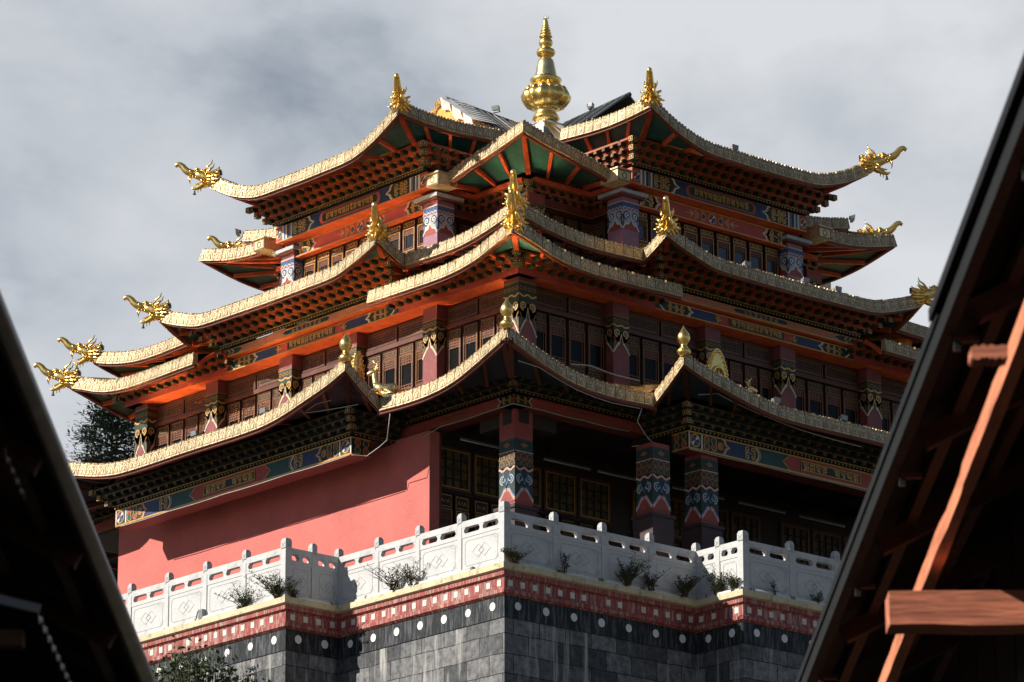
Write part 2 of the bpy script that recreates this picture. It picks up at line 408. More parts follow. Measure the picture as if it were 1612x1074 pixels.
# ---------------- gilded eave trim
def plaque(mb, P, style):
    """relief of one pressed-metal plaque; P(u, v, w) with u, v in 0..1"""
    def rq(a, b, c, d, w_, m): mb.face([P(a, b, w_), P(c, b, w_), P(c, d, w_), P(a, d, w_)], m)
    j = random.uniform(0, .006)
    hi = 0.018+j
    # slab with sides
    a, b, c, d = .045, .02, .955, .985
    q = [P(a, b, 0), P(c, b, 0), P(c, d, 0), P(a, d, 0), P(a, b, hi), P(c, b, hi), P(c, d, hi), P(a, d, hi)]
    mb.add(q, [[4, 5, 6, 7], [0, 1, 5, 4], [1, 2, 6, 5], [2, 3, 7, 6], [3, 0, 4, 7]], 'trim')
    h2 = hi+.004; h3 = hi+.016
    def st(pts, wd, m, h=h2):
        mb.stroke(lambda x, y, w_=0: P(x, y, w_), pts, wd, h, m)
    rq(.06, .13, .94, .17, h2, 'trim_dark')  # dark strokes paint patina and the shade of the relief's recesses
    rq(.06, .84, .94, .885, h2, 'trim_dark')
    if style == 0:
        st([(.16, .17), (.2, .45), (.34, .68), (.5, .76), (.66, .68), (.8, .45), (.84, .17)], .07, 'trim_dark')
        pts = [(.38, .2), (.62, .2), (.58, .46), (.5, .58), (.42, .46)]
        mb.face([P(x, y, h3) for x, y in pts], 'trim')
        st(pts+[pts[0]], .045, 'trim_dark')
        rq(.08, .7, .16, .8, h2, 'trim_dark'); rq(.84, .7, .92, .8, h2, 'trim_dark')
    else:
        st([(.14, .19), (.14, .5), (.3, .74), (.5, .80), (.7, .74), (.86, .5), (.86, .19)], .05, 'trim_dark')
        pts = [(.5+.2*math.cos(2*PI*i/8), .44+.2*math.sin(2*PI*i/8)) for i in range(8)]
        mb.face([P(x, y, h3) for x, y in pts], 'trim')
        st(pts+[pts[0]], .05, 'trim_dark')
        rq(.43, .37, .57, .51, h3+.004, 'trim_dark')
    # little studs along the top edge
    for i in range(3):
        u0 = .08+.31*i
        q = [P(u0, .985, -.01), P(u0+.2, .985, -.01), P(u0+.2, .985, .03), P(u0, .985, .03), P(u0+.02, 1.09, 0), P(u0+.18, 1.09, 0), P(u0+.18, 1.09, .02), P(u0+.02, 1.09, .02)]
        mb.add(q, [[0, 1, 5, 4], [1, 2, 6, 5], [2, 3, 7, 6], [3, 0, 4, 7], [4, 5, 6, 7]], 'trim_dark' if i == 1 else 'trim')

def eave_runs(k, pts, tabs, parent, inner, ztop, h=0.255, inset=0.05, detail=True, soffit_z=None, rafters=True, closed_ends=(False, False), roof=None, raft='vermilion', board='teal'):
    """pts: plan polyline (viewed from outside left to right), tabs[i](u, L) -> lip z of run i, inner: plan polyline of the bracket line, soffit_z z there."""
    n = len(pts)-1
    V2 = [Vector((p[0], p[1])) for p in pts]
    N2 = []
    for i in range(n):
        d = (V2[i+1]-V2[i]).normalized(); N2.append(Vector((d.y, -d.x)))
    def mit(i):
        if i == 0: return -N2[0]
        if i == n: return -N2[-1]
        a, b = N2[i-1], N2[i]
        return -(a+b)/(1+a.dot(b))
    In = [Vector((p[0], p[1])) for p in inner]
    mb = MB(); sb = MB(); fb = sb; rb = sb
    for i in range(n):
        A, B = V2[i], V2[i+1]; L = (B-A).length; mA, mB = mit(i), mit(i+1)
        zf = tabs[i]
        npl = max(1, round(L/.245))
        def bot(u, off=0.0):
            p = A.lerp(B, u)+(mA.lerp(mB, u))*off
            return p
        for q in range(npl):
            u0, u1 = q/npl, (q+1)/npl
            def P(u, v, w_, u0=u0, u1=u1):
                uu = u0+(u1-u0)*u
                p = bot(uu, inset*v-w_)
                return Vector((p.x, p.y, zf(uu*L, L)+h*v))
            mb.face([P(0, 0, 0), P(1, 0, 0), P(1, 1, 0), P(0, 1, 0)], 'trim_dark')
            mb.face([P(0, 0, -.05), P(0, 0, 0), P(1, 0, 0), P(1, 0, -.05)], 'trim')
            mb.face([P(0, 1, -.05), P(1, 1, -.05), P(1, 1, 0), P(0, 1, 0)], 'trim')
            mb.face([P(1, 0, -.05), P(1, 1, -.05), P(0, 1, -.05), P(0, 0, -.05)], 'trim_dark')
            if detail: plaque(mb, P, 0 if k == 0 else 1)
        if closed_ends[0] and i == 0 or closed_ends[1] and i == n-1:
            uu = 0 if i == 0 else 1
            pf = bot(uu, 0); pb = bot(uu, .12)
            z = zf(uu*L, L)
            mb.face([(pf.x, pf.y, z), (pb.x, pb.y, z), (pb.x, pb.y, z+h), (pf.x, pf.y, z+h)], 'trim')
        # fascia board behind the lip, soffit, rafters
        ns = max(4, npl)
        def sof(u, t, dz=0.0):
            lo = bot(u, .10); hi_ = In[i].lerp(In[i+1], u)
            z0 = zf(u*L, L)+.03; z1 = soffit_z
            p = lo.lerp(hi_, t)
            return Vector((p.x, p.y, z0+(z1-z0)*t**0.8+dz))
        for q in range(ns):
            u0, u1 = q/ns, (q+1)/ns
            a0, a1 = bot(u0, .035), bot(u1, .035); b0, b1 = bot(u0, .10), bot(u1, .10)
            z0, z1 = zf(u0*L, L), zf(u1*L, L)
            fb.hexa([(a0.x, a0.y, z0-.045), (a1.x, a1.y, z1-.045), (b1.x, b1.y, z1-.045), (b0.x, b0.y, z0-.045), (a0.x, a0.y, z0+.02), (a1.x, a1.y, z1+.02), (b1.x, b1.y, z1+.02), (b0.x, b0.y, z0+.02)], 'dark_red')
            for t in range(4):
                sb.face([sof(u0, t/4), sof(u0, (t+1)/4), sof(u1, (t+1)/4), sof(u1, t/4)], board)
        if rafters:
            nr = max(2, round(L/.68))
            for q in range(nr+1):
                u = q/nr
                a, b = sof(u, 0.0, -.04), sof(u, .5, -.04); c_ = sof(u, 1.0, -.04)
                fat = .10 if q in (0, nr) else .06
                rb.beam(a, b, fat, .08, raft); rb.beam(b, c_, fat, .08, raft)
    mb.build('eave_trim', parent); sb.build('soffit', parent)

def roof_surface(mb, pts, tabs, top_half, ztop, h=.255, m='gilt_roof', steps=6, sag=0.35):
    n = len(pts)-1; V2 = [Vector((p[0], p[1])) for p in pts]
    for i in range(n):
        A, B = V2[i], V2[i+1]; L = (B-A).length; ns = max(2, round(L/.5))
        def S(u, t):
            p = A.lerp(B, u); d = p-Vector((C0, C0))
            q = Vector((max(-top_half, min(top_half, d.x)), max(-top_half, min(top_half, d.y))))
            e = d+(q-d)*(0.015+0.985*t); z0 = tabs[i](u*L, L)+h-.03
            return Vector((C0+e.x, C0+e.y, z0+(ztop-z0)*(t*(1-sag)+sag*t*t)))
        for q in range(ns):
            for t in range(steps):
                u0, u1, t0, t1 = q/ns, (q+1)/ns, t/steps, (t+1)/steps
                mb.add([S(u0, t0), S(u1, t0), S(u1, t1), S(u0, t1)], [[0, 1, 2, 3]], m, True)
        # standing ribs of the gilded sheet
        nr = max(2, round(L/.42))
        for q in range(1, nr):
            for t in range(steps):
                mb.beam(S(q/nr, t/steps)+Vector((0, 0, .02)), S(q/nr, (t+1)/steps)+Vector((0, 0, .02)), .05, .05, m)

# lip height tables (distance from a tip)
t1w = smooth_tab([(0, 4.50), (.44, 4.345), (.8, 4.25), (1.27, 4.14), (1.96, 3.99), (2.7, 3.91), (4.85, 3.91)])
t1f = smooth_tab([(0, 4.50), (.41, 4.17), (.83, 3.87)])
t1c = smooth_tab([(0, 4.49), (.43, 4.32), (.96, 4.12), (1.55, 3.94), (2.2, 3.85), (2.9, 3.835), (3.65, 3.86)])
t2w = smooth_tab([(0, 7.73), (.25, 7.62), (.75, 7.46), (1.3, 7.32), (2.0, 7.295), (3.53, 7.28)])
t2f = smooth_tab([(0, 7.73), (.35, 7.52), (.69, 7.36)])
t2c = smooth_tab([(0, 7.70), (.33, 7.60), (.8, 7.49), (1.5, 7.38), (2.2, 7.35), (3.28, 7.38)])
t2k = smooth_tab([(0, 7.14), (.3, 7.06), (.6, 6.97), (1.05, 6.83), (1.65, 6.725), (2.4, 6.69), (4.33, 6.71)])
t3w = smooth_tab([(0, 10.70), (.15, 10.62), (.64, 10.37), (.87, 10.28), (1.2, 10.17), (1.6, 10.09), (2.4, 10.07), (3.09, 10.06)])
t3f = smooth_tab([(0, 10.70), (.3, 10.67), (.8, 10.63), (1.4, 10.62), (1.9, 10.64), (2.66, 10.70)])
t3c = smooth_tab([(0, 10.06), (.6, 9.91), (1.24, 9.785), (1.85, 9.665), (2.3, 9.55)])
t3d = smooth_tab([(0, 9.90), (1.0, 9.68), (1.75, 9.60), (2.4, 9.595)])
fromtip = lambda tab: (lambda d, L: interp(tab, d))
totip = lambda tab: (lambda d, L: interp(tab, L-d))
both = lambda tab: (lambda d, L: interp(tab, min(d, L-d)))

def side_path(k, oc, sw, ow): return [W(k, *p) for p in ((-oc, oc), (-sw, oc), (-sw, ow), (sw, ow), (sw, oc), (oc, oc))]

# lower roof (above the ground storey)
def ring_surface(mb, k, oc, sw, ow, tc, tf, tw, th, ztop, h=.235, m='gilt_roof'):
    """one side of the lower or middle roof: a wing that folds down into a valley at each end, and two corner halves"""
    mid = interp(tw, sw)+h; zv = interp(tc, oc-sw)+h
    def base(o): return mid+(ztop-mid)*(ow-o)/(ow-th)
    def tip(o): return (interp(tw, 0)+h-mid)*((o-th)/(ow-th))**2
    def edge(o): return interp(tf, ow-o)+h if o > oc else zv+(ztop-zv)*(oc-o)/(oc-th)
    def Zw(s, o):
        t = (o-th)/(ow-th); lip = interp(tw, sw-abs(s))+h
        w_ = max(0, min(1, (abs(s)-(sw-1.2))/1.2)); w_ = w_*w_*(3-2*w_)
        return base(o)+(lip-mid)*t*t+(edge(o)-base(o)-tip(o))*w_
    ns, no = 40, 10
    S = [-sw+2*sw*i/ns for i in range(ns+1)]; O = [ow-(ow-th)*j/no for j in range(no+1)]
    V = [Vector((*W(k, s, o), Zw(s, o))) for s in S for o in O]
    mb.add(V, [[i*(no+1)+j, (i+1)*(no+1)+j, (i+1)*(no+1)+j+1, i*(no+1)+j+1] for i in range(ns) for j in range(no)], m, True)
    for i in range(2, ns, 2):
        for j in range(no):
            mb.beam(Vector((*W(k, S[i], O[j]), Zw(S[i], O[j])+.02)), Vector((*W(k, S[i], O[j+1]), Zw(S[i], O[j+1])+.02)), .05, .05, m)
    for sg in (-1, 1):
        n = 16
        def Zc(s, o):
            d = oc-max(abs(s), 0); lip = interp(tc, max(0, oc-abs(s)))+h; t = (oc-o)/(oc-th)
            return lip*(1-t)+ztop*t-(lip-zv)*t*(1-t)
        S2 = [sg*(sw+(oc-sw)*i/n) for i in range(n+1)]
        V = []
        for s in S2:
            for j in range(no+1):
                t = j/no; o = oc-(oc-th)*t; s_ = s if abs(s) <= th else sg*(abs(s)-(abs(s)-th)*t)
                V.append(Vector((*W(k, s_, o), Zc(s, o))))
        mb.add(V, [[i*(no+1)+j, (i+1)*(no+1)+j, (i+1)*(no+1)+j+1, i*(no+1)+j+1] for i in range(n) for j in range(no)], m, True)
def ring_roof(name, oc, sw, ow, ic, isw, iw, tc, tf, tw, sz, top_half, ztop):
    rm = MB()
    for k in range(4): ring_surface(rm, k, oc-.03, sw-.03, ow-.03, tc, tf, tw, top_half, ztop)
    r = rm.build(name, T)
    for k in range(4):
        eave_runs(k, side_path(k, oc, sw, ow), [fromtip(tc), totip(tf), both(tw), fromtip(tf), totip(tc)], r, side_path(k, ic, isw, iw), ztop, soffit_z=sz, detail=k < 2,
                  raft='wood_brown' if name == 'lower_roof' else 'vermilion', board='soffit_shade' if name == 'lower_roof' else 'teal')  # lower roof: darker underside colours carry the shade under its eave
    return r
R1 = ring_roof('lower_roof', 8.488, 4.846, 9.309, 7.55, 4.1, 8.62, t1c, t1f, t1w, 4.16, 5.95, 4.98)
R2 = ring_roof('middle_roof', 6.80, 3.525, 7.484, 5.95, 3.1, 7.0, t2c, t2f, t2w, 7.66, 4.6, 8.25)

# corner skirts of the middle storey
for k in range(4):
    k2 = (k+1) % 4
    CS = MB()
    L_ = [W(k2, -7.14, 7.14), W(k2, -2.80, 7.14)]; Rr_ = [W(k, 2.80, 7.14), W(k, 7.14, 7.14)]
    roof_surface(CS, L_, [fromtip(t2k)], 6.0, 7.25); roof_surface(CS, Rr_, [totip(t2k)], 6.0, 7.25)
    R2K = CS.build('corner_roof', T)
    path = [W(k, 2.80, 7.14), W(k, 7.14, 7.14), W(k2, -2.80, 7.14)]
    inn = [W(k, 2.80, 6.60), W(k, 6.60, 6.60), W(k2, -2.80, 6.60)]
    # detail only where it can be seen
    eave_runs(k if k != 3 else 0, path, [totip(t2k), fromtip(t2k)], R2K, inn, 7.3, soffit_z=7.07, detail=k != 2, closed_ends=(True, True))

# upper roof: four gabled wings and four plain corners
UR = MB()
for k in range(4):
    p = [W(k, -3.05, 3.95), W(k, -3.05, 6.56), W(k, 3.05, 6.56), W(k, 3.05, 3.95)]
    # wing roof rises to its ridge on the centre line
    n = 16
    for i in range(n):
        s0, s1 = -3.05+6.1*i/n, -3.05+6.1*(i+1)/n
        def Z3(s, t):
            lip = interp(t3w, 3.08-abs(s))+.22
            f = 1-abs(s)/3.05
            e = 10.95-.32*0+0*t
            return lip+(11.2*f+10.65*(1-f)-lip)*t
        for j in range(6):
            t0, t1 = j/6, (j+1)/6
            def Q(s, t): return Vector((*W(k, s*(1-.0*t), 6.56-2.7*t), Z3(s, t)))
            UR.add([Q(s0, t0), Q(s1, t0), Q(s1, t1), Q(s0, t1)], [[0, 1, 2, 3]], 'gilt_roof', True)
    # inner hip up to the finial platform
    for i in range(n):
        s0, s1 = -3.05+6.1*i/n, -3.05+6.1*(i+1)/n
        def zz(s): f = 1-abs(s)/3.05; return 11.2*f+10.65*(1-f)
        UR.face([Vector((*W(k, s0, 3.86), zz(s0))), Vector((*W(k, s1, 3.86), zz(s1))), Vector((*W(k, s1*.3, .9), 12.45)), Vector((*W(k, s0*.3, .9), 12.45))], 'gilt_roof')
R3 = UR.build('upper_roof', T)
for k in range(4):
    eave_runs(k, [W(k, -3.081, 3.9), W(k, -3.081, 6.588), W(k, 3.081, 6.588), W(k, 3.081, 3.9)], [totip(t3f), both(t3w), fromtip(t3f)], R3,
              [W(k, -2.55, 3.9), W(k, -2.55, 5.75), W(k, 2.55, 5.75), W(k, 2.55, 3.9)], 11, soffit_z=10.42, detail=k < 2)
for k in range(4):
    k2 = (k+1) % 4
    tt = t3c if k == 0 else t3d
    UC = MB()
    path = [W(k, 2.92, 5.217), W(k, 5.217, 5.217), W(k2, -2.92, 5.217)]
    roof_surface(UC, path[:2], [totip(tt)], 3.0, 10.7); roof_surface(UC, path[1:], [fromtip(tt)], 3.0, 10.7)
    R3C = UC.build('upper_corner_roof', T)
    inn = [W(k, 2.6, 4.1), W(k, 4.1, 4.1), W(k2, -2.6, 4.1)]
    eave_runs(k if k != 3 else 0, path, [totip(tt), fromtip(tt)], R3C, inn, 10.7, soffit_z=9.78, detail=k != 2, closed_ends=(True, True))
    if k:   # second, shorter layer on the far corners
        tab = smooth_tab([(0, 10.14), (.8, 9.98), (1.5, 9.9)])
        p2 = [W(k, 2.6, 4.9), W(k, 4.15, 4.9)]; p3 = [W(k2, -4.15, 4.9), W(k2, -2.6, 4.9)]
        for pth, tb in ((p2, totip(tab)), (p3, fromtip(tab))):
            q = [tuple(Vector(a)+(Vector((C0, C0))-Vector(a)).normalized()*.4) for a in pth]
            eave_runs(0 if k == 3 else 1, pth, [tb], R3C, q, 10.6, soffit_z=10.2, detail=k != 2, rafters=False, closed_ends=(True, True), h=.24)
# square gilded stops where the corner eaves meet the wings
for k in range(4):
    for sg in (-1, 1):
        st = MB()
        fr = SF(k, 5.50)
        a, b = (2.62, 2.98) if sg > 0 else (-2.98, -2.62)
        st.fbox(fr, a, b, 9.50, 9.73, -.5, 0.0, 'trim')
        st.outline(fr, a, 9.50, b, 9.73, .03, .004, 'trim_dark')
        st.ring(fr, (a+b)/2, 9.615, .06, .025, .004, 'trim_dark', 8)
        st.fbox(fr, a-.03, b+.03, 9.73, 9.76, -.6, .03, 'trim')
        st.build('gilded_stop', R3C)

# ---------------- bracket tiers
def brackets(mb, A, B, z0, nt, dz=.125, do=.13, pitch=.27, ea=0.0, eb=0.0, style='dark'):
    """tiers of corbel blocks along A-B, each tier stepping outwards; ea/eb: extra length per tier at the ends (+ convex, - concave)."""
    fr = RF(A, B); L = math.hypot(B[0]-A[0], B[1]-A[1])
    led = 'ledger'; blk = 'green_dark'; gl = 'gold_dull'; bk = 'ledger'
    if style == 'low': led, bk = 'green_dark', 'wood_black'  # ground storey: black-green paint, darkened to hold the shade below the eave
    mb.fbox(fr, 0, L, z0, z0+nt*dz, -.1, 0, 'wood_brown')
    for t in range(nt):
        a, b = -ea*do*t, L+eb*do*t; z = z0+t*dz; w1 = do*(t+1)
        mb.fbox(fr, a-ea*do, b+eb*do, z+dz*.66, z+dz, -.05, w1, led)
        mb.rect(fr, a-ea*do, z+dz*.70, b+eb*do, z+dz*.80, w1+.003, gl)
        mb.fbox(fr, a, b, z, z+dz*.66, -.05, do*t+.01, bk)
        n = max(1, int(round((b-a)/pitch))); st_ = (b-a)/n
        for i in range(n+(0 if t % 2 else 1)):
            u = a+st_*(i+(.5 if t % 2 else 0))
            hw = .052
            if u-hw < a-.07 or u+hw > b+.07: continue
            zl, zh = z+.002, z+dz*.66
            wf = w1+.012
            q = [fr(u-hw*.7, zl+.016, wf), fr(u+hw*.7, zl+.016, wf), fr(u+hw, zl, do*t), fr(u-hw, zl, do*t), fr(u-hw, zh, wf), fr(u+hw, zh, wf), fr(u+hw, zh, do*t), fr(u-hw, zh, do*t)]
            mb.hexa(q, blk)
            zc = (zl+zh)/2+.006
            mb.stroke(fr, [(u-hw*.66, zl+.022), (u+hw*.66, zl+.022), (u+hw*.85, zh-.006), (u-hw*.85, zh-.006)], .012, wf+.004, gl, True)
            mb.poly(fr, [(u-.016, zc), (u, zc-.018), (u+.016, zc), (u, zc+.018)], wf+.005, 'rose' if (i+t) % 2 else 'gold_paint')
def corner_studs(mb, k, s, o, z0, nt, dz=.125, do=.13):
    # stack of square beam ends on a convex corner, turned to both faces
    sg = 1 if s > 0 else -1
    for t in range(nt):
        d = do*(t+1)-.015
        x, y = W(k, s+sg*d, o+d)
        z = z0+dz*t
        h = .055
        mb.box(x-h, x+h, y-h, y+h, z+.006, z+dz-.012, 'green_dark')
        for fr in (frame((x, y-h, z+dz/2), (1, 0, 0), (0, 0, 1), (0, -1, 0)), frame((x-h, y, z+dz/2), (0, -1, 0), (0, 0, 1), (-1, 0, 0))):
            mb.outline(fr, -h, -dz*.42, h, dz*.42, .014, .004, 'gold_paint')
            mb.poly(fr, [(-.02, 0), (0, -.022), (.02, 0), (0, .022)], .005, 'white_paint')
def fringe(mb, A, B, z0, z1, w0=.0, step=.10, gold=True):
    fr = RF(A, B); L = math.hypot(B[0]-A[0], B[1]-A[1]); n = max(2, int(L/step)); s = L/n
    mb.fbox(fr, 0, L, z0+(z1-z0)*.45, z1, w0-.06, w0+.03, 'green_dark')
    for i in range(n):
        u = s*(i+.5)
        mb.poly(fr, [(u-s*.5, z1-.004), (u-s*.12, z0), (u+s*.12, z0), (u+s*.5, z1-.004)][::1], w0+.036, 'green_dark')
        mb.disc(fr, u, z0+(z1-z0)*.30, .018, w0+.042, 'gold_paint' if gold else 'rose', 6)
    mb.rect(fr, 0, z1-.014, L, z1, w0+.040, 'gold_paint')

# ---------------- painted ornaments
def scrolls(mb, fr, u0, v0, u1, v1, w_, m, n=3, wid=.022):
    """a patch of curling scrollwork"""
    nu = max(1, n); du = (u1-u0)/nu; h = (v1-v0)
    for i in range(nu):
        cu = u0+du*(i+.5)
        for sv in (-1, 1):
            cv = v0+h*(.5+.24*sv); r = min(du*.46, h*.22)
            mb.spiral(fr, cu, cv, r, 1.25, PI/2*(-sv)+(.3 if i % 2 else -.3), sv*(1 if i % 2 else -1), wid, w_, m, 14)
    mb.stroke(fr, [(u0, v0+h*.5), (u0+(u1-u0)*.3, v0+h*.56), (u0+(u1-u0)*.7, v0+h*.44), (u1, v0+h*.5)], wid, w_, m)
def ogee(mb, fr, u, v0, v1, d, w_, m_line, m_fill, sgn):
    """bracket-shaped border at u, pointing in direction sgn"""
    h = v1-v0
    pts = [(u, v0), (u+sgn*d*.25, v0+h*.08), (u+sgn*d*.35, v0+h*.25), (u+sgn*d*.5, v0+h*.38), (u+sgn*d, v0+h*.5), (u+sgn*d*.5, v0+h*.62), (u+sgn*d*.35, v0+h*.75), (u+sgn*d*.25, v0+h*.92), (u, v1)]
    if m_fill: mb.poly(fr, pts+[(u-sgn*d*.3, v1), (u-sgn*d*.3, v0)], w_, m_fill)
    mb.stroke(fr, pts, .035, w_+.004, m_line)
    mb.stroke(fr, [(a-sgn*.04, b) for a, b in pts], .018, w_+.005, 'gold_paint')
GLYPHS = [
    [[(0, 1), (1, 1)], [(.85, 1), (.85, 0)], [(.15, .85), (.15, .4), (.5, .3), (.85, .45)], [(.5, 1), (.45, .6), (.2, .5)]],
    [[(0, 1), (1, 1)], [(.8, 1), (.8, 0)], [(.2, 1), (.2, .3), (.8, .2)], [(.5, .8), (.5, .4)]],
    [[(0, 1), (1, 1)], [(.5, 1), (.5, .65), (.15, .5), (.3, .25), (.8, .35), (.7, .6), (.5, .6)], [(.8, .3), (.6, 0)]],
    [[(0, 1), (1, 1)], [(.85, 1), (.85, 0)], [(.1, .75), (.45, .8), (.5, .5), (.15, .45)], [(.5, .5), (.85, .5)], [(.15, .2), (.6, .12)]],
    [[(0, 1), (1, 1)], [(.3, 1), (.3, .55), (.7, .5), (.75, .2), (.35, 0)], [(.75, 1), (.7, .55)]],
    [[(0, 1), (1, 1)], [(.2, 1), (.2, 0)], [(.2, .6), (.6, .7), (.85, .45), (.6, .2), (.2, .3)], [(.85, 1), (.85, .75)]],
    [[(0, 1), (1, 1)], [(.85, 1), (.85, 0)], [(.15, 1), (.1, .5), (.4, .35), (.6, .55), (.85, .5)], [(.1, .2), (.5, .05)]],
]
def script_panel(mb, fr, u0, v0, u1, v1, count, w_, seed=0, gap_after=None, ink='gold_paint', wid=.2):
    rnd = random.Random(seed); cells = count+(1 if gap_after else 0); cw = (u1-u0)/cells; c = 0
    for i in range(count):
        if gap_after and i == gap_after: c += 1
        g = GLYPHS[(i*3+seed) % len(GLYPHS)]; x0 = u0+cw*(c+.06); ww = cw*.88; hh = v1-v0
        for sk in g:
            big = len(sk) == 2
            mb.stroke(fr, [(x0+a*ww, v0+b*hh) for a, b in sk], wid*cw*(1.15 if big else .85), w_, ink)
        if rnd.random() < .45:
            mb.stroke(fr, [(x0+ww*.2, v1+hh*.12), (x0+ww*.5, v1+hh*.2), (x0+ww*.8, v1+hh*.12)], wid*cw*.7, w_, ink)
        c += 1
def xflower(mb, fr, u, v, r, w_):
    mb.disc(fr, u, v, r, w_, 'navy', 14); mb.ring(fr, u, v, r, .025, w_+.004, 'gold_paint', 14)
    for a in range(4):
        t = PI/4+a*PI/2
        mb.poly(fr, [(u, v), (u+r*.85*math.cos(t-.35), v+r*.85*math.sin(t-.35)), (u+r*.95*math.cos(t), v+r*.95*math.sin(t)), (u+r*.85*math.cos(t+.35), v+r*.85*math.sin(t+.35))], w_+.006, ('white_paint', 'rose', 'white_paint', 'blue_paint')[a])

# ---------------- ground-storey wing beams (blue, teal and rose panels with script)
def wing_beam_1(k):
    o, z0, z1, E = 8.266, 3.29, 3.64, 3.77
    fr = SF(k, o); mb = MB()
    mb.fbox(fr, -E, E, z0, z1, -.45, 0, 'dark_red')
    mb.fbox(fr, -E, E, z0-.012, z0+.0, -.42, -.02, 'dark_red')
    L = .004
    mb.rect(fr, -E, z0, E, z0+.035, L, 'gold_paint'); mb.rect(fr, -E, z1-.03, E, z1, L, 'gold_paint')
    a, b = z0+.035, z1-.03
    for sg in (-1, 1):
        def r_(u0, u1, m, w_=L): mb.rect(fr, min(sg*u0, sg*u1), a, max(sg*u0, sg*u1), b, w_, m)
        r_(3.77, 3.44, 'green_dark'); xflower(mb, fr, sg*3.60, (a+b)/2, .12, 2*L)
        mb.rect(fr, min(sg*3.44, sg*3.40), a, max(sg*3.44, sg*3.40), b, 2*L, 'white_paint')
        mb.rect(fr, min(sg*3.765, sg*3.735), a, max(sg*3.765, sg*3.735), b, 2*L, 'white_paint')
        r_(3.40, 2.8, 'green_dark')
        for i, (du, dv, m) in enumerate([(.0, .28, 'teal_paint'), (.0, .74, 'rose'), (.19, .3, 'rose'), (.19, .75, 'teal_paint'), (.36, .5, 'pink')]):
            u = sg*(3.30-du); v = a+(b-a)*dv
            mb.disc(fr, u, v, .05, 2*L, m, 10); mb.ring(fr, u, v, .068, .018, 2*L+.003, 'gold_paint', 10)
        r_(2.8, 2.05, 'navy')
        ogee(mb, fr, sg*2.86, a, b, .16, 2*L, 'flesh_line', 'green_dark', -sg)
        scrolls(mb, fr, min(sg*2.30, sg*2.02), a, max(sg*2.30, sg*2.02), b, 3*L, 'gold_paint', 2, .025)
        r_(2.05, 1.1, 'teal_paint')
        arc = [(sg*(2.02-.09*math.sin(PI*i/8)), a+(b-a)*i/8) for i in range(9)]
        mb.stroke(fr, arc, .03, 3*L, 'white_paint'); mb.stroke(fr, [(x-sg*.05, y) for x, y in arc], .02, 3*L, 'gold_paint')
        # rose panel with a pointed end
        mb.poly(fr, [(0, a), (sg*1.12, a), (sg*1.30, (a+b)/2), (sg*1.12, b), (0, b)], 2*L, 'rose')
        mb.stroke(fr, [(sg*1.12, a), (sg*1.17, a+.06), (sg*1.30, (a+b)/2), (sg*1.17, b-.06), (sg*1.12, b)], .022, 3*L, 'gold_paint')
    # flanks
    for sg, A, B in ((-1, W(k, -E, o-.45), W(k, -E, o)), (1, W(k, E, o), W(k, E, o-.45))):
        f2 = RF(A, B)
        mb.rect(f2, 0, z0, .45, z0+.03, L, 'gold_paint'); mb.rect(f2, 0, z1-.03, .45, z1, L, 'gold_paint')
        mb.rect(f2, 0, z0+.03, .45, z1-.03, L, 'green_dark')
        for i in range(2):
            for v in (.28, .72):
                mb.disc(f2, .14+.2*i, z0+(z1-z0)*v, .05, 2*L, ('teal_paint', 'rose')[(i+(v > .5)) % 2], 10); mb.ring(f2, .14+.2*i, z0+(z1-z0)*v, .068, .018, 2*L+.003, 'gold_paint', 10)
    # soffit back to the wall line
    ob = mb.build('painted_beam', T)
    pm = MB()
    pm.fbox(fr, -.82, .82, a+.045, b-.05, .010, .022, 'green_dark')
    pm.outline(fr, -.82, a+.045, .82, b-.05, .018, .026, 'gold_paint')
    script_panel(pm, fr, -.76, a+.075, .76, b-.10, 8, .026, seed=3, gap_after=4)
    pm.build('inscription', ob)
for k in (0, 1): wing_beam_1(k)
bm_ = MB()
for k in (2, 3):
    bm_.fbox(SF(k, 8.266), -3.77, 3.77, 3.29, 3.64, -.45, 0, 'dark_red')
bm_.build('painted_beam', T)

# porch corner beam between the wings of the ground storey
def porch_beam(k, sg):
    o = 7.144; mb = MB()
    A, B = (W(k, -7.144, o), W(k, -3.75, o)) if sg < 0 else (W(k, 3.75, o), W(k, 7.144, o))
    fr = RF(A, B); L = math.hypot(B[0]-A[0], B[1]-A[1])
    mb.fbox(fr, 0, L, 3.77, 3.98, -.36, 0, 'dark_red')
    mb.rect(fr, 0, 3.77, L, 3.79, .004, 'gold_dull'); mb.rect(fr, 0, 3.79, L, 3.96, .004, 'rose')
    c = L-.02 if sg > 0 else .02; s = -1 if sg > 0 else 1
    mb.poly(fr, [(c, 3.79), (c+s*.42, 3.79), (c+s*.34, 3.875), (c+s*.42, 3.96), (c, 3.96)], .008, 'green_dark')
    mb.stroke(fr, [(c+s*.42, 3.79), (c+s*.34, 3.875), (c+s*.42, 3.96)], .022, .012, 'white_paint')
    scrolls(mb, fr, min(c, c+s*.33), 3.795, max(c, c+s*.33), 3.955, .012, 'gold_paint', 2, .022)
    m = L/2
    for i in range(5): mb.spiral(fr, m-.3+.15*i, 3.87+.015*(-1)**i, .06, 1.2, i, 1 if i % 2 else -1, .018, .008, 'gold_dull', 10)
    mb.stroke(fr, [(m-.5, 3.87), (m, 3.90), (m+.5, 3.87)], .016, .008, 'gold_dull')
    mb.build('porch_beam', T)
for k in range(4):
    porch_beam(k, -1); porch_beam(k, 1)

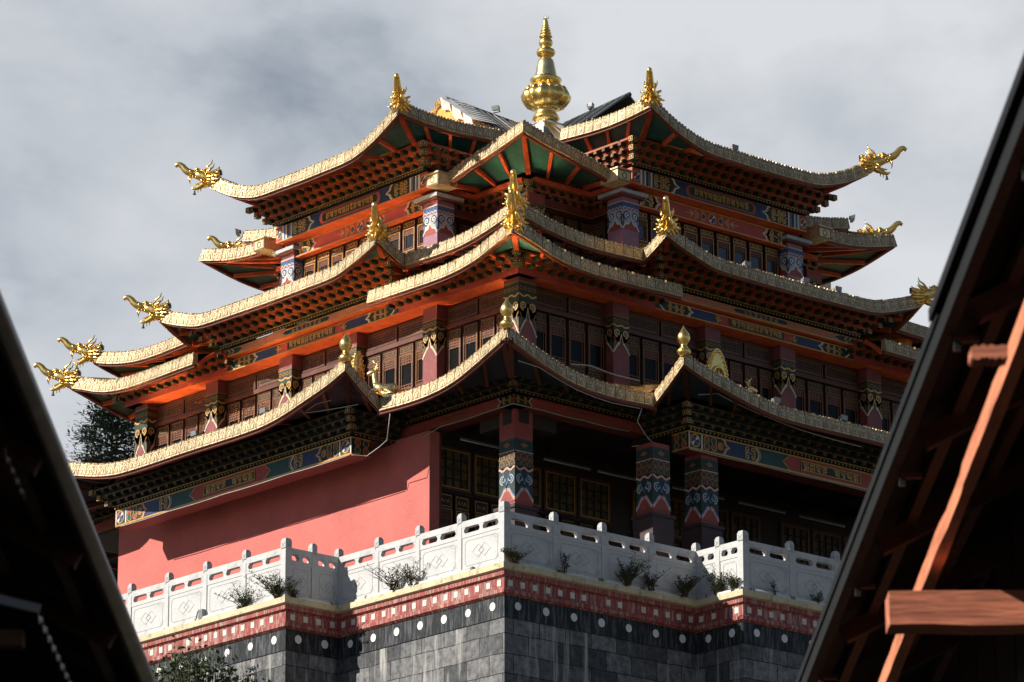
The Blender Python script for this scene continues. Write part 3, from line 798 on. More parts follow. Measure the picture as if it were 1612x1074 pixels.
# brackets, ground storey
for k in range(4):
    if k > 1: continue
    b = MB()
    fringe(b, W(k, -3.79, 8.27), W(k, 3.79, 8.27), 3.64, 3.72)
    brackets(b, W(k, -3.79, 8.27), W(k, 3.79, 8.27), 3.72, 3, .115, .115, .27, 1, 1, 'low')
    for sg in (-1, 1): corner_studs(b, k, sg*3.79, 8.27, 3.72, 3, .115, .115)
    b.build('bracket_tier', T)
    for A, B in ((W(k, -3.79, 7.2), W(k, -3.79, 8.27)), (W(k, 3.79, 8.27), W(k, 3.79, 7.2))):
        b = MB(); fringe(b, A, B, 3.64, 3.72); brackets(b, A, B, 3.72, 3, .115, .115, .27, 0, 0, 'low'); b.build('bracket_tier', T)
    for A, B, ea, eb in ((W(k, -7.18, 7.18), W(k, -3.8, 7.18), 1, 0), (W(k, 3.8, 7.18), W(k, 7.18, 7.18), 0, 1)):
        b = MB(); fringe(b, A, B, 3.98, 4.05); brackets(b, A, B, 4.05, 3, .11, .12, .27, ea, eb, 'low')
        if k == 0 and eb: corner_studs(b, 0, 7.18, 7.18, 4.05, 3, .11, .12)
        b.build('bracket_tier', T)

# ---------------- middle storey beams
def beam_2(k):
    o = 6.292; mb = MB(); fr = SF(k, o); L = .004
    z0, z1 = 6.69, 6.915
    mb.fbox(fr, -6.29, 6.29, z0, z1, -.50, 0, 'vermilion')                 # the long beam, its wide orange soffit seen from below
    # pink band over the corner halves
    for sg in (-1, 1):
        mb.rect(fr, min(sg*2.75, sg*6.29), z0+.0, max(sg*2.75, sg*6.29), z0+.10, L, 'rose')
        u0 = sg*2.46
    mb.rect(fr, -2.6, z0, 2.6, z0+.022, 2*L, 'gold_paint'); mb.rect(fr, -2.6, z1-.02, 2.6, z1, 2*L, 'gold_paint')
    a, b = z0+.022, z1-.02
    for sg in (-1, 1):
        def r_(u0, u1, m, w_=L): mb.rect(fr, min(sg*u0, sg*u1), a, max(sg*u0, sg*u1), b, w_, m)
        r_(2.75, 2.5, 'green_dark'); mb.stroke(fr, [(sg*(2.50+.11*math.sin(PI*i/8)), a+(b-a)*i/8) for i in range(9)], .03, 2*L, 'white_paint')
        mb.stroke(fr, [(sg*(2.56+.13*math.sin(PI*i/8)), a+(b-a)*i/8) for i in range(9)], .03, 2*L, 'teal_paint')
        r_(2.5, 1.85, 'green_dark')
        scrolls(mb, fr, min(sg*2.42, sg*1.95), a, max(sg*2.42, sg*1.95), b, 2*L, 'gold_paint', 3, .026)
        r_(1.85, 1.12, 'navy'); ogee(mb, fr, sg*1.87, a, b, .14, 2*L, 'white_paint', 'green_dark', -sg)
        r_(1.12, .74, 'rose')
        mb.poly(fr, [(sg*1.0, a), (sg*1.22, (a+b)/2), (sg*1.0, b)], 2*L, 'green_dark'); scrolls(mb, fr, min(sg*1.14, sg*.96), a+.02, max(sg*1.14, sg*.96), b-.02, 3*L, 'gold_paint', 1, .025)
    mb.rect(fr, -.74, a, .74, b, L, 'rose')
    ob = mb.build('painted_beam', T)
    pm = MB()
    pm.fbox(fr, -.76, .76, a+.012, b-.012, .008, .02, 'green_dark'); pm.outline(fr, -.76, a+.012, .76, b-.012, .014, .024, 'gold_dull')
    script_panel(pm, fr, -.70, a+.04, .70, b-.045, 11, .024, seed=1)
    pm.build('inscription', ob)
    # pale pink frieze above, standing a little proud
    mb = MB(); o2 = 6.42; f2 = SF(k, o2)
    z0, z1 = 6.95, 7.11
    mb.fbox(f2, -2.72, 2.72, z0, z1, -.6, 0, 'vermilion')
    mb.rect(f2, -2.72, z0, 2.72, z0+.03, L, 'gold_paint'); mb.rect(f2, -2.72, z1-.014, 2.72, z1, L, 'gold_paint')
    mb.rect(f2, -2.72, z0+.03, 2.72, z1-.014, L, 'pink')
    for sg in (-1, 1):
        mb.rect(f2, min(sg*2.72, sg*2.2), z0+.03, max(sg*2.72, sg*2.2), z1-.014, 2*L, 'green_dark')
        for u in (2.62, 2.5, 2.38): mb.stroke(f2, [(sg*(u+.06), z0+.035), (sg*(u-.02), (z0+z1)/2), (sg*(u+.06), z1-.02)], .028, 3*L, 'gold_paint')
        mb.poly(f2, [(sg*2.2, z0+.03), (sg*2.05, (z0+z1)/2+.01), (sg*2.2, z1-.014)], 2*L, 'green_dark'); mb.stroke(f2, [(sg*2.2, z0+.03), (sg*2.05, (z0+z1)/2+.01), (sg*2.2, z1-.014)], .02, 3*L, 'gold_paint')
    n = 14
    ov = [((.62+.13*math.cos(t))*1 if math.cos(t) > 0 else -(.62-.13*math.cos(t)), (z0+z1)/2+.008+.055*math.sin(t)) for t in [2*PI*i/n+.2 for i in range(n)]]
    mb.poly(f2, ov, 2*L, 'navy'); mb.stroke(f2, ov, .018, 3*L, 'gold_paint', True)
    for i in range(7): mb.spiral(f2, -.42+.14*i, (z0+z1)/2+.008, .045, 1.1, i*1.3, 1 if i % 2 else -1, .018, 3*L, 'gold_paint', 10)
    mb.build('frieze_band', T)
    b = MB()
    A, B = W(k, -2.75, 6.45), W(k, 2.75, 6.45)
    fringe(b, A, B, 7.11, 7.20, .02, .09)
    brackets(b, A, B, 7.20, 4, .115, .15, .27, 1, 1)
    for sg in (-1, 1): corner_studs(b, k, sg*2.75, 6.45, 7.20, 4, .115, .15)
    b.build('bracket_tier', T)
    for A, B in ((W(k, -2.75, 5.7), W(k, -2.75, 6.45)), (W(k, 2.75, 6.45), W(k, 2.75, 5.7))):
        b = MB(); brackets(b, A, B, 7.20, 4, .115, .15, .27, 0, 0); b.build('bracket_tier', T)
    for A, B, ea, eb in ((W(k, -6.30, 6.30), W(k, -2.6, 6.30), 1, 0), (W(k, 2.6, 6.30), W(k, 6.30, 6.30), 0, 1)):
        b = MB(); brackets(b, A, B, 6.80, 2, .125, .14, .27, ea, eb)
        if k == 0: corner_studs(b, 0, 6.30 if eb else -6.30, 6.30, 6.80, 2, .125, .14)
        b.build('bracket_tier', T)
for k in range(2): beam_2(k)
x_ = MB()
for k in (2, 3): x_.fbox(SF(k, 6.292), -6.29, 6.29, 6.69, 7.0, -.5, 0, 'vermilion')
x_.build('painted_beam', T)

# ---------------- upper storey beams
def beam_3(k):
    L = .004; mb = MB(); o = 5.336; fr = SF(k, o); E = 2.441
    z0, z1 = 9.589, 9.92
    mb.fbox(fr, -E, E, z0, z1, -.42, 0, 'vermilion')
    a, b = z0+.02, z1-.01
    mb.rect(fr, -E, z0, E, a, L, 'gold_paint')
    for sg in (-1, 1):
        def r_(u0, u1, m, w_=L): mb.rect(fr, min(sg*u0, sg*u1), a, max(sg*u0, sg*u1), b, w_, m)
        r_(E, 2.22, 'rose'); xflower(mb, fr, sg*2.33, (a+b)/2, .095, 2*L)
        for u, m in ((2.22, 'white_paint'), (2.17, 'blue_paint'), (2.12, 'white_paint'), (2.07, 'green_dark'), (2.0, 'blue_paint'), (1.95, 'white_paint')):
            r_(u, u-.06, m)
        r_(1.90, 1.3, 'green_dark')
        scrolls(mb, fr, min(sg*1.86, sg*1.42), a, max(sg*1.86, sg*1.42), b, 2*L, 'gold_paint', 3, .028)
        r_(1.36, 0, 'navy', 1.2*L); ogee(mb, fr, sg*1.36, a, b, .2, 2*L, 'white_paint', 'green_dark', -sg)
    ob = mb.build('painted_beam', T)
    pm = MB()
    def caps(hl, hh, cv): return [(hl-hh*.8+hh*.8*math.cos(t), cv+hh*math.sin(t)) for t in [-PI/2+PI*i/6 for i in range(7)]]+[(-(hl-hh*.8)+hh*.8*math.cos(t), cv+hh*math.sin(t)) for t in [PI/2+PI*i/6 for i in range(7)]]
    cv = (a+b)/2
    pm.poly(fr, caps(.98, .125, cv), .010, 'rose'); pm.poly(fr, caps(.90, .095, cv), .014, 'green_dark'); pm.stroke(fr, caps(.90, .095, cv), .014, .018, 'gold_dull', True)
    script_panel(pm, fr, -.76, cv-.06, .76, cv+.055, 12, .02, seed=5)
    pm.build('inscription', ob)
    # lower red beam with a lozenge of scrollwork
    mb = MB(); f2 = SF(k, 5.06); z0, z1 = 9.27, 9.575
    mb.fbox(f2, -2.06, 2.06, z0, z1, -.2, 0, 'dark_red')
    mb.fbox(f2, -2.10, 2.10, z0-.02, z0+.015, -.2, .03, 'vermilion'); mb.rect(f2, -2.10, z0-.008, 2.10, z0+.008, .033, 'gold_paint'); mb.rect(f2, -2.06, z1-.03, 2.06, z1, L, 'gold_paint')
    a, b = z0+.02, z1-.03; cv = (a+b)/2
    mb.rect(f2, -2.06, a, 2.06, b, L, 'rose')
    for sg in (-1, 1):
        mb.rect(f2, min(sg*2.06, sg*1.55), a, max(sg*2.06, sg*1.55), b, 2*L, 'green_dark')
        scrolls(mb, f2, min(sg*2.0, sg*1.6), a, max(sg*2.0, sg*1.6), b, 3*L, 'gold_paint', 2, .03); ogee(mb, f2, sg*1.57, a, b, .14, 2*L, 'white_paint', 'green_dark', -sg)
        mb.rect(f2, min(sg*1.98, sg*1.94), a, max(sg*1.98, sg*1.94), b, 3*L, 'white_paint')
        for i, (du, r) in enumerate(((.24, .07), (.42, .05), (.56, .035))):
            mb.disc(f2, sg*du, cv, r*.7, 2*L, ('teal_paint', 'pink', 'blue_grey')[i], 8); mb.ring(f2, sg*du, cv, r, .02, 3*L, 'gold_paint', 10)
            mb.spiral(f2, sg*(du+.04), cv+r+.02, r*.7, 1, 0, 1, .016, 2*L, 'gold_paint', 8); mb.spiral(f2, sg*(du+.04), cv-r-.02, r*.7, 1, 0, -1, .016, 2*L, 'gold_paint', 8)
        mb.stroke(f2, [(sg*.6, cv), (sg*.74, cv)], .02, 2*L, 'gold_paint')
    xflower(mb, f2, 0, cv, .10, 2*L)
    mb.build('lattice_beam', T)
    b = MB()
    A, B = W(k, -2.45, 5.40), W(k, 2.45, 5.40)
    fringe(b, A, B, 9.92, 10.0, 0, .085); brackets(b, A, B, 10.0, 3, .125, .125, .26, 1, 1)
    for sg in (-1, 1): corner_studs(b, k, sg*2.45, 5.40, 10.0, 3, .125, .125)
    b.build('bracket_tier', T)
    for A, B in ((W(k, -2.45, 4.2), W(k, -2.45, 5.40)), (W(k, 2.45, 5.40), W(k, 2.45, 4.2))):
        b = MB(); brackets(b, A, B, 10.0, 3, .125, .125, .26, 0, 0); b.build('bracket_tier', T)
    # brackets round the recessed corner under the corner roof
    for A, B, ea, eb in ((W(k, -3.95, 3.95), W(k, -2.3, 3.95), 1, 0), (W(k, -2.3, 3.95), W(k, -2.3, 5.05), 0, 0), (W(k, 2.3, 5.05), W(k, 2.3, 3.95), 0, 0), (W(k, 2.3, 3.95), W(k, 3.95, 3.95), 0, 1)):
        b = MB(); brackets(b, A, B, 9.36, 2, .11, .09, .24, ea, eb)
        f3 = RF(A, B); Ln = math.hypot(A[0]-B[0], A[1]-B[1])
        b.fbox(f3, 0, Ln, 9.18, 9.36, -.1, .02, 'dark_red'); b.rect(f3, 0, 9.18, Ln, 9.20, .026, 'gold_dull')
        b.fbox(f3, 0, Ln, 9.58, 9.68, -.1, .2, 'vermilion')
        if k == 0 and eb: corner_studs(b, 0, 3.95, 3.95, 9.36, 2, .11, .09)
        b.build('bracket_tier', T)
for k in range(2): beam_3(k)

# ---------------- columns
def capital(mb, fr, a, z0, z1, style):
    """painted capital on one face; u in -a/2..a/2"""
    h = z1-z0; A = a/2; L = .004
    Z = lambda t: z0+h*t
    if style == 'porch':
        mb.rect(fr, -A, Z(.0), A, Z(.55), L, 'green_dark')
        pk = [(-A, Z(.0)), (-A*.8, Z(.04)), (-A*.35, Z(.16)), (-A*.15, Z(.17)), (0, Z(.25)), (A*.15, Z(.17)), (A*.35, Z(.16)), (A*.8, Z(.04)), (A, Z(.0))]
        mb.poly(fr, [(-A, Z(-.02))]+pk+[(A, Z(-.02))], 2*L, 'col_red')
        mb.stroke(fr, pk, .03, 3*L, 'flesh_line'); mb.stroke(fr, [(x, y+.035) for x, y in pk], .025, 3*L, 'white_paint'); mb.stroke(fr, [(x, y+.07) for x, y in pk], .028, 3*L, 'blue_paint')
        for sg in (-1, 1):
            mb.spiral(fr, sg*A*.48, Z(.36), A*.42, 1.5, -PI/2, sg, .03, 3*L, 'blue_grey'); mb.spiral(fr, sg*A*.48, Z(.36), A*.30, 1.3, -PI/2, sg, .022, 3*L+.002, 'teal_paint')
            mb.stroke(fr, [(sg*A*.05, Z(.22)), (sg*A*.12, Z(.36)), (sg*A*.5, Z(.47))], .025, 3*L, 'blue_paint')
        wv = [(-A+a*i/10, Z(.52+.022*math.cos(i*PI*2/5))) for i in range(11)]
        mb.rect(fr, -A, Z(.53), A, Z(1), L, 'green_dark'); mb.stroke(fr, wv, .04, 3*L, 'flesh_line')
        for j, (t0, t1, m) in enumerate(((.56, .68, 'gold_dull'), (.68, .80, 'gold_dull'))):
            for i in range(3):
                u = -A+a*(i+.5)/3
                mb.stroke(fr, [(u-.07, Z(t0+.01)), (u-.05, Z(t1-.04)), (u, Z(t1-.015)), (u+.05, Z(t1-.04)), (u+.07, Z(t0+.01))], .02, 2*L, m); mb.disc(fr, u, Z(t0+.03), .02, 2*L, 'rose', 6)
            mb.rect(fr, -A, Z(t1-.008), A, Z(t1+.008), 3*L, ('gold_dull', 'flesh_line')[j])
        mb.outline(fr, -A+.02, Z(.84), A-.02, Z(.985), .014, 2*L, 'teal_paint')
        mb.poly(fr, [(-.10, Z(.91)), (0, Z(.865)), (.10, Z(.91)), (0, Z(.955))], 2*L, 'gold_dull'); mb.poly(fr, [(-.05, Z(.91)), (0, Z(.89)), (.05, Z(.91)), (0, Z(.93))], 3*L, 'rose')
    elif style == 'middle':
        mb.rect(fr, -A, Z(.35), A, Z(1), L, 'green_dark')
        pk = [(-A, Z(.05)), (-A*.85, Z(.12)), (-A*.45, Z(.26)), (-A*.25, Z(.30)), (0, Z(.52)), (A*.25, Z(.30)), (A*.45, Z(.26)), (A*.85, Z(.12)), (A, Z(.05))]
        mb.poly(fr, pk+[(A, Z(.6)), (-A, Z(.6))], L, 'green_dark')
        mb.stroke(fr, pk, .03, 2*L, 'white_paint'); mb.stroke(fr, [(x, y+.03) for x, y in pk], .02, 2*L, 'gold_paint')
        for sg in (-1, 1):
            mb.spiral(fr, sg*A*.5, Z(.56), A*.40, 1.5, -PI/2, sg, .03, 2*L, 'gold_paint'); mb.spiral(fr, sg*A*.5, Z(.56), A*.26, 1.2, -PI/2, sg, .02, 2*L+.002, 'teal_paint')
            mb.stroke(fr, [(sg*A*.95, Z(.2)), (sg*A*.7, Z(.36)), (sg*A*.95, Z(.44))], .022, 2*L, 'gold_dull')
        wv = [(-A+a*i/10, Z(.745+.02*math.cos(i*PI*2/5))) for i in range(11)]
        mb.stroke(fr, wv, .035, 2*L, 'gold_paint')
        for i in range(4):
            u = -A+a*(i+.5)/4; mb.ring(fr, u, Z(.87), .035, .02, 2*L, 'gold_dull', 8)
        mb.rect(fr, -A, Z(.965), A, Z(1), 2*L, 'gold_dull')
    else:   # top storey: pale blue scrolls over a red peak
        mb.rect(fr, -A, Z(0), A, Z(1), L, 'blue_grey')
        pk = [(-A, Z(.0)), (-A*.7, Z(.16)), (-A*.3, Z(.2)), (0, Z(.38)), (A*.3, Z(.2)), (A*.7, Z(.16)), (A, Z(.0))]
        mb.poly(fr, [(-A, Z(-.01))]+pk+[(A, Z(-.01))], 2*L, 'col_red'); mb.stroke(fr, pk, .025, 3*L, 'white_paint')
        for sg in (-1, 1):
            mb.spiral(fr, sg*A*.48, Z(.5), A*.44, 1.5, -PI/2, sg, .035, 2*L, 'navy'); mb.spiral(fr, sg*A*.48, Z(.5), A*.30, 1.2, -PI/2, sg, .025, 2*L+.002, 'white_paint')
            mb.stroke(fr, [(sg*A*.96, Z(.1)), (sg*A*.86, Z(.3)), (sg*A*.96, Z(.5))], .03, 2*L, 'navy')
        mb.rect(fr, -A, Z(.70), A, Z(.98), 2*L, 'blue_paint')
        for i in range(4):
            u = -A+a*(i+.5)/4
            mb.poly(fr, [(u-.05, Z(.70)), (u, Z(.78)), (u+.05, Z(.70))], 3*L, 'rose'); mb.stroke(fr, [(u-.055, Z(.72)), (u, Z(.80)), (u+.055, Z(.72))], .016, 3*L+.002, 'white_paint')
            mb.ring(fr, u, Z(.89), .03, .018, 3*L, 'navy', 8)
        mb.rect(fr, -A, Z(.955), A, Z(1), 3*L, 'flesh_line')
mat('col_wine', (0.17, 0.042, 0.046), 0.55, 0, 0.2, 4, grime=((0.3, 0.14, 0.13), 0.3))
def column(cx, cy, a, z0, zb, zc0, zc1, z1, style, red='col_red', base='maroon', pad=None):
    mb = MB(); h = a/2
    mb.box(cx-h, cx+h, cy-h, cy+h, zb, z1, red)
    ob = mb.build('column', T)
    if zb > z0:
        bb = MB(); g = h+.05
        bb.box(cx-g, cx+g, cy-g, cy+g, z0, zb-.05, base); bb.box(cx-g-.03, cx+g+.03, cy-g-.03, cy+g+.03, zb-.05, zb+.01, base)
        bb.build('column_base', ob)
    cb = MB()
    for o, u, n in (((cx, cy-h, 0), (1, 0, 0), (0, -1, 0)), ((cx-h, cy, 0), (0, -1, 0), (-1, 0, 0)), ((cx+h, cy, 0), (0, 1, 0), (1, 0, 0)), ((cx, cy+h, 0), (-1, 0, 0), (0, 1, 0))):
        capital(cb, frame(o, u, (0, 0, 1), n), a, zc0, zc1, style)
    if pad:
        cb.box(cx-pad, cx+pad, cy-pad, cy+pad, z1-.07, z1+.0, 'blue_grey'); cb.box(cx-pad+.05, cx+pad-.05, cy-pad+.05, cy+pad-.05, z1-.11, z1-.07, 'dark_red')
    cb.build('capital', ob)
FZ = 0.13
for (x, y) in [(2.1+.22, 2.1+.22), (4.43+.22, .87+.22), (5.68+.22, .87+.22), (12.2, 1.09), (13.4, 1.09), (15.73, 2.32)]:
    column(x, y, .44, FZ, 1.91, 2.02, 3.20, 3.77 if y > 2 else 3.29, 'porch')
# corbel over each porch column up to the beam
cb = MB()
for (x, y) in [(2.32, 2.32)]:
    cb.box(x-.12, x+.12, y-.23, y+.9, 3.52, 3.768, 'wood_black'); cb.box(x-.23, x+.9, y-.12, y+.12, 3.50, 3.765, 'wood_black')
cb.build('corbel', T)
FO = 6.124
for k in range(4):
    for s in (-3.495, -1.035, 1.035, 3.495, 5.914):
        x, y = W(k, s, FO-.21)
        if s > 5: column(x, y, .44, 4.6, 4.6, 5.50 if k == 0 else 5.45, 6.62, 6.70, 'middle', red='col_wine')
        else: column(x, y, .42, 4.6, 4.6, 5.62, 6.42, 6.70, 'middle', red='col_wine')
for k in range(4):
    for s in (-2.30, 2.30):
        x, y = W(k, s, 5.12-.21)
        column(x, y, .43, 8.2, 8.2, 8.68, 9.26, 9.46, 'upper', red='mauve', pad=.36)
    x, y = W(k, 3.88, 3.88)
    column(x, y, .43, 8.2, 8.2, 8.85, 9.15, 9.36, 'middle')

# ---------------- windows
def leaf(fm, pm, fr, u0, u1, v0, v1, gold='gold_paint', warm=False, bottom=True, paneM='pane', plate=.15):
    """one window leaf: plate on top, latticed pane, plate at the foot"""
    wd = .03
    fm.outline(fr, u0, v0, u1, v1, .02, .045, 'wood_brown')
    fm.fbox(fr, u0, u0+.03, v0, v1, .0, .045, 'wood_brown'); fm.fbox(fr, u1-.03, u1, v0, v1, 0, .045, 'wood_brown')
    fm.fbox(fr, u0+.03, u1-.03, v1-.03, v1, 0, .045, 'wood_brown'); fm.fbox(fr, u0+.03, u1-.03, v0, v0+.03, 0, .045, 'wood_brown')
    def pl(a, b):
        fm.fbox(fr, u0+.03, u1-.03, a, b, 0, .028, 'wood_black'); fm.outline(fr, u0+.045, a+.015, u1-.045, b-.015, .013, .034, gold)
        c = (u0+u1)/2; m = (a+b)/2; q = min(.035, (b-a)*.22); wq = (u1-u0)*.2
        fm.stroke(fr, [(c-wq, m+q), (c-wq*.5, m-q), (c, m+q*.6), (c+wq*.5, m-q), (c+wq, m+q)], .015, .034, gold)
        fm.stroke(fr, [(c-wq*1.2, m-q), (c-wq, m+q)], .015, .034, gold); fm.stroke(fr, [(c+wq*1.2, m-q), (c+wq, m+q)], .015, .034, gold)
    pl(v1-.03-plate, v1-.03)
    b0 = v0+.03
    if bottom: pl(v0+.03, v0+.03+plate); b0 = v0+.03+plate
    t0 = v1-.03-plate
    fm.fbox(fr, u0+.03, u1-.03, t0-.02, t0, 0, .045, 'wood_brown'); 
    if bottom: fm.fbox(fr, u0+.03, u1-.03, b0, b0+.02, 0, .045, 'wood_brown'); b0 += .02
    t0 -= .02
    fm.outline(fr, u0+.04, b0+.01, u1-.04, t0-.01, .014, .046, gold)
    pm.rect(fr, u0+.03, b0, u1-.03, t0, .008, paneM)
    # lattice: closely set bars above and below a clear middle light
    a, b = u0+.06, u1-.06; H = t0-b0
    fm.fbox(fr, u0+.03, u1-.03, t0-H*.26, t0, .010, .018, 'wood_brown'); 
    hi = [t0-H*.26*f for f in (.2, .45, .7, 1.0)]; lo_ = [b0+H*f for f in (.07, .14)]
    for v in hi+lo_: fm.fbox(fr, u0+.05, u1-.05, v-.008, v+.008, .01, .032, 'wood_lattice')
    for f in (0, .28, .5, .72, 1): fm.fbox(fr, a+(b-a)*f-.006, a+(b-a)*f+.006, t0-H*.26, t0-.012, .01, .030, 'wood_lattice')
    for u in (a+.025, b-.025): fm.fbox(fr, u-.007, u+.007, b0+.02, t0-H*.26, .01, .028, 'wood_lattice')
    for u in (a+(b-a)*.34, a+(b-a)*.66): fm.fbox(fr, u-.006, u+.006, b0+.02, b0+H*.14, .01, .028, 'wood_lattice')
def transom(fm, fr, u0, u1, v0, v1, gold='gold_dull'):
    fm.fbox(fr, u0, u1, v0, v1, 0, .03, 'wood_black'); fm.outline(fr, u0, v0, u1, v1, .035, .05, 'wood_brown'); fm.outline(fr, u0+.045, v0+.045, u1-.045, v1-.045, .013, .036, gold)
    for i in range(3):
        v = v0+.07+(v1-v0-.14)*(i+.5)/3
        fm.fbox(fr, u0+.08, u1-.08, v-.008, v+.008, .03, .042, 'wood_brown')
    for i in range(4):
        u = u0+.1+(u1-u0-.2)*(i+.5)/4; fm.fbox(fr, u-.008, u+.008, v0+.06, v1-.06, .03, .041, 'wood_brown')

# middle storey window wall, o = 5.92
core = MB()
for k in range(4):
    core.fbox(SF(k, 5.86), -5.86, 5.86, 4.3, 7.4, -.2, 0, 'wood_brown')
core.build('storey_wall', T)
bays2 = [(-5.70, -3.71), (-3.28, -1.25), (-.82, .82), (1.25, 3.28), (3.71, 5.70)]
for k in range(2):
    fr = SF(k, 5.87)
    for u0, u1 in bays2:
        fm = MB(); pm = MB()
        fm.fbox(fr, u0, u1, 6.20, 6.29, 0, .07, 'wood_brown'); fm.fbox(fr, u0, u1, 4.98, 5.06, 0, .09, 'dark_red')
        n = 2; d = (u1-u0)/n
        for i in range(n): transom(fm, fr, u0+d*i+.03, u0+d*(i+1)-.03, 6.31, 6.62)
        n = max(3, round((u1-u0)/.46)); d = (u1-u0)/n
        for i in range(n): leaf(fm, pm, fr, u0+d*i+.015, u0+d*(i+1)-.015, 5.06, 6.19, gold='gold_dull')
        ob = fm.build('window', T); pm.build('window_pane', ob)
# upper storey
core = MB()
for k in range(4):
    core.fbox(SF(k, 4.86), -2.2, 2.2, 8.0, 9.6, -.2, 0, 'wood_brown')
    for A, B in ((W(k, -3.86, 3.86), W(k, -2.2, 3.86)), (W(k, -2.2, 3.86), W(k, -2.2, 4.86)), (W(k, 2.2, 4.86), W(k, 2.2, 3.86)), (W(k, 2.2, 3.86), W(k, 3.86, 3.86))):
        f = RF(A, B); core.fbox(f, 0, math.hypot(A[0]-B[0], A[1]-B[1]), 8.0, 10.4, -.1, 0, 'wood_brown')
    core.fbox(SF(k, 4.2), -2.4, 2.4, 9.6, 10.6, -.2, 0, 'wood_black')
core.build('storey_wall', T)
for k in range(2):
    fr = SF(k, 4.875); fm = MB(); pm = MB()
    u0, u1, n = -2.06, 2.06, 9; d = (u1-u0)/n
    for i in range(n): leaf(fm, pm, fr, u0+d*i+.015, u0+d*(i+1)-.015, 8.42, 9.25, plate=.12, paneM='pane_sky')
    ob = fm.build('window', T); pm.build('window_pane', ob)
    for A, B in ((W(k, 2.2, 4.86), W(k, 2.2, 3.86)), (W(k, 2.2, 3.86), W(k, 3.7, 3.86))) if k == 0 else ((W(k, -3.7, 3.86), W(k, -2.2, 3.86)), (W(k, -2.2, 3.86), W(k, -2.2, 4.86))):
        f = RF(A, B); Ln = math.hypot(A[0]-B[0], A[1]-B[1]); n = max(2, round(Ln/.42)); fm = MB(); pm = MB()
        for i in range(n): leaf(fm, pm, lambda a, z, w_=0, f=f: f(a, z, w_+.012), Ln*i/n+.015, Ln*(i+1)/n-.015, 8.3, 9.12, gold='gold_dull', plate=.12)
        ob = fm.build('window', T); pm.build('window_pane', ob)

# ---------------- ground storey: red side wall, door wall, ceiling
wm = MB()
XW, YN, YF = 1.78, 4.18, 14.09
def wall_box(mb, x0, x1, y0, y1, z0, z1, m): mb.box(x0, x1, y0, y1, z0, z1, m)
wm.box(XW, XW+.24, YN, YF, FZ, 3.72, 'plaster')
wm.build('plaster_wall', T)
dw = MB()
DY = 4.45
dw.box(XW+.24, 16.3, DY, DY+.15, FZ, 4.05, 'wood_black')
dw.box(XW+.24, XW+.34, YN+.05, DY, FZ, 3.75, 'dark_red')
dw.build('door_wall', T)
fr = frame((0, DY, 0), (1, 0, 0), (0, 0, 1), (0, -1, 0))
def big_light(fm, pm, u0, u1, v0, v1, gold='gold_paint'):
    fm.outline(fr, u0, v0, u1, v1, .05, .05, 'wood_brown'); fm.outline(fr, u0+.05, v0+.05, u1-.05, v1-.05, .016, .054, gold)
    pm.rect(fr, u0+.05, v0+.05, u1-.05, v1-.05, .01, 'pane_warm')
    cu, cv = (u0+u1)/2, (v0+v1)/2; hu, hv = (u1-u0)/2-.08, (v1-v0)/2-.08
    B = lambda a, b, c, d: fm.fbox(fr, a, b, c, d, .015, .04, 'wood_black')
    for q in (.55,):
        B(cu-hu*q-.012, cu-hu*q+.012, cv-hv, cv+hv); B(cu+hu*q-.012, cu+hu*q+.012, cv-hv, cv+hv); B(cu-hu, cu+hu, cv-hv*q-.012, cv-hv*q+.012); B(cu-hu, cu+hu, cv+hv*q-.012, cv+hv*q+.012)
    B(cu-.01, cu+.01, cv-hv, cv+hv); B(cu-hu, cu+hu, cv-.01, cv+.01)
    fm.stroke(fr, [(cu-.14, cv), (cu, cv-.14), (cu+.14, cv), (cu, cv+.14)], .03, .045, 'wood_black', True)
    for sx in (-1, 1):
        for sy in (-1, 1): fm.stroke(fr, [(cu+sx*hu, cv+sy*hv*.55), (cu+sx*hu*.78, cv+sy*hv*.78), (cu+sx*hu*.55, cv+sy*hv)], .025, .044, 'wood_black')
x = 2.16; i = 0
while x < 14.5:
    fm = MB(); pm = MB()
    big_light(fm, pm, x, x+.84, 2.72, 3.56, 'gold_dull' if i > 5 else 'gold_paint')
    for j in range(2):
        u0 = x+.42*j
        leaf(fm, pm, fr, u0+.01, u0+.41, 1.3, 2.66, gold='gold_dull' if i > 1 else 'gold_paint', paneM='pane_warm', bottom=False, plate=.26)
        fm.fbox(fr, u0+.01, u0+.41, .9, 1.28, 0, .03, 'wood_black'); fm.outline(fr, u0+.04, .93, u0+.38, 1.25, .014, .036, 'gold_dull')
    ob = fm.build('door_leaf', T); pm.build('window_pane', ob)
    x += .90; i += 1
    if i in (5, 9): x += .5
cl = MB()
cl.box(2.25, 15.8, 2.25, DY+.1, 4.00, 4.06, 'wood_black')
cl.box(5.2, 12.9, .98, 2.24, 3.66, 3.72, 'wood_black')
for xx in range(3, 16): cl.box(xx-.06, xx+.06, 2.26, DY-.02, 3.88, 3.998, 'wood_black')
cl.box(1.95, 16, 4.6, 16, 3.74, 3.78, 'wood_black')
for k in (0, 2, 3): cl.fbox(SF(k, 7.6), -3.7, 3.7, 3.66, 3.71, -.5, .2, 'wood_black')
# a solid core so that no light falls through the storeys
cl.box(3.5, 14.5, 5.0, 14.0, .2, 3.7, 'wood_black'); cl.box(3.4, 14.6, 3.4, 14.6, 4.1, 7.3, 'wood_black'); cl.box(5.3, 12.7, 5.3, 12.7, 7.35, 10.5, 'wood_black')
cl.box(2.4, 16.0, 13.9, 14.3, .2, 3.7, 'wood_brown'); cl.box(15.6, 16.0, 4.9, 13.9, .2, 3.7, 'wood_brown')
cl.build('ceiling', T)
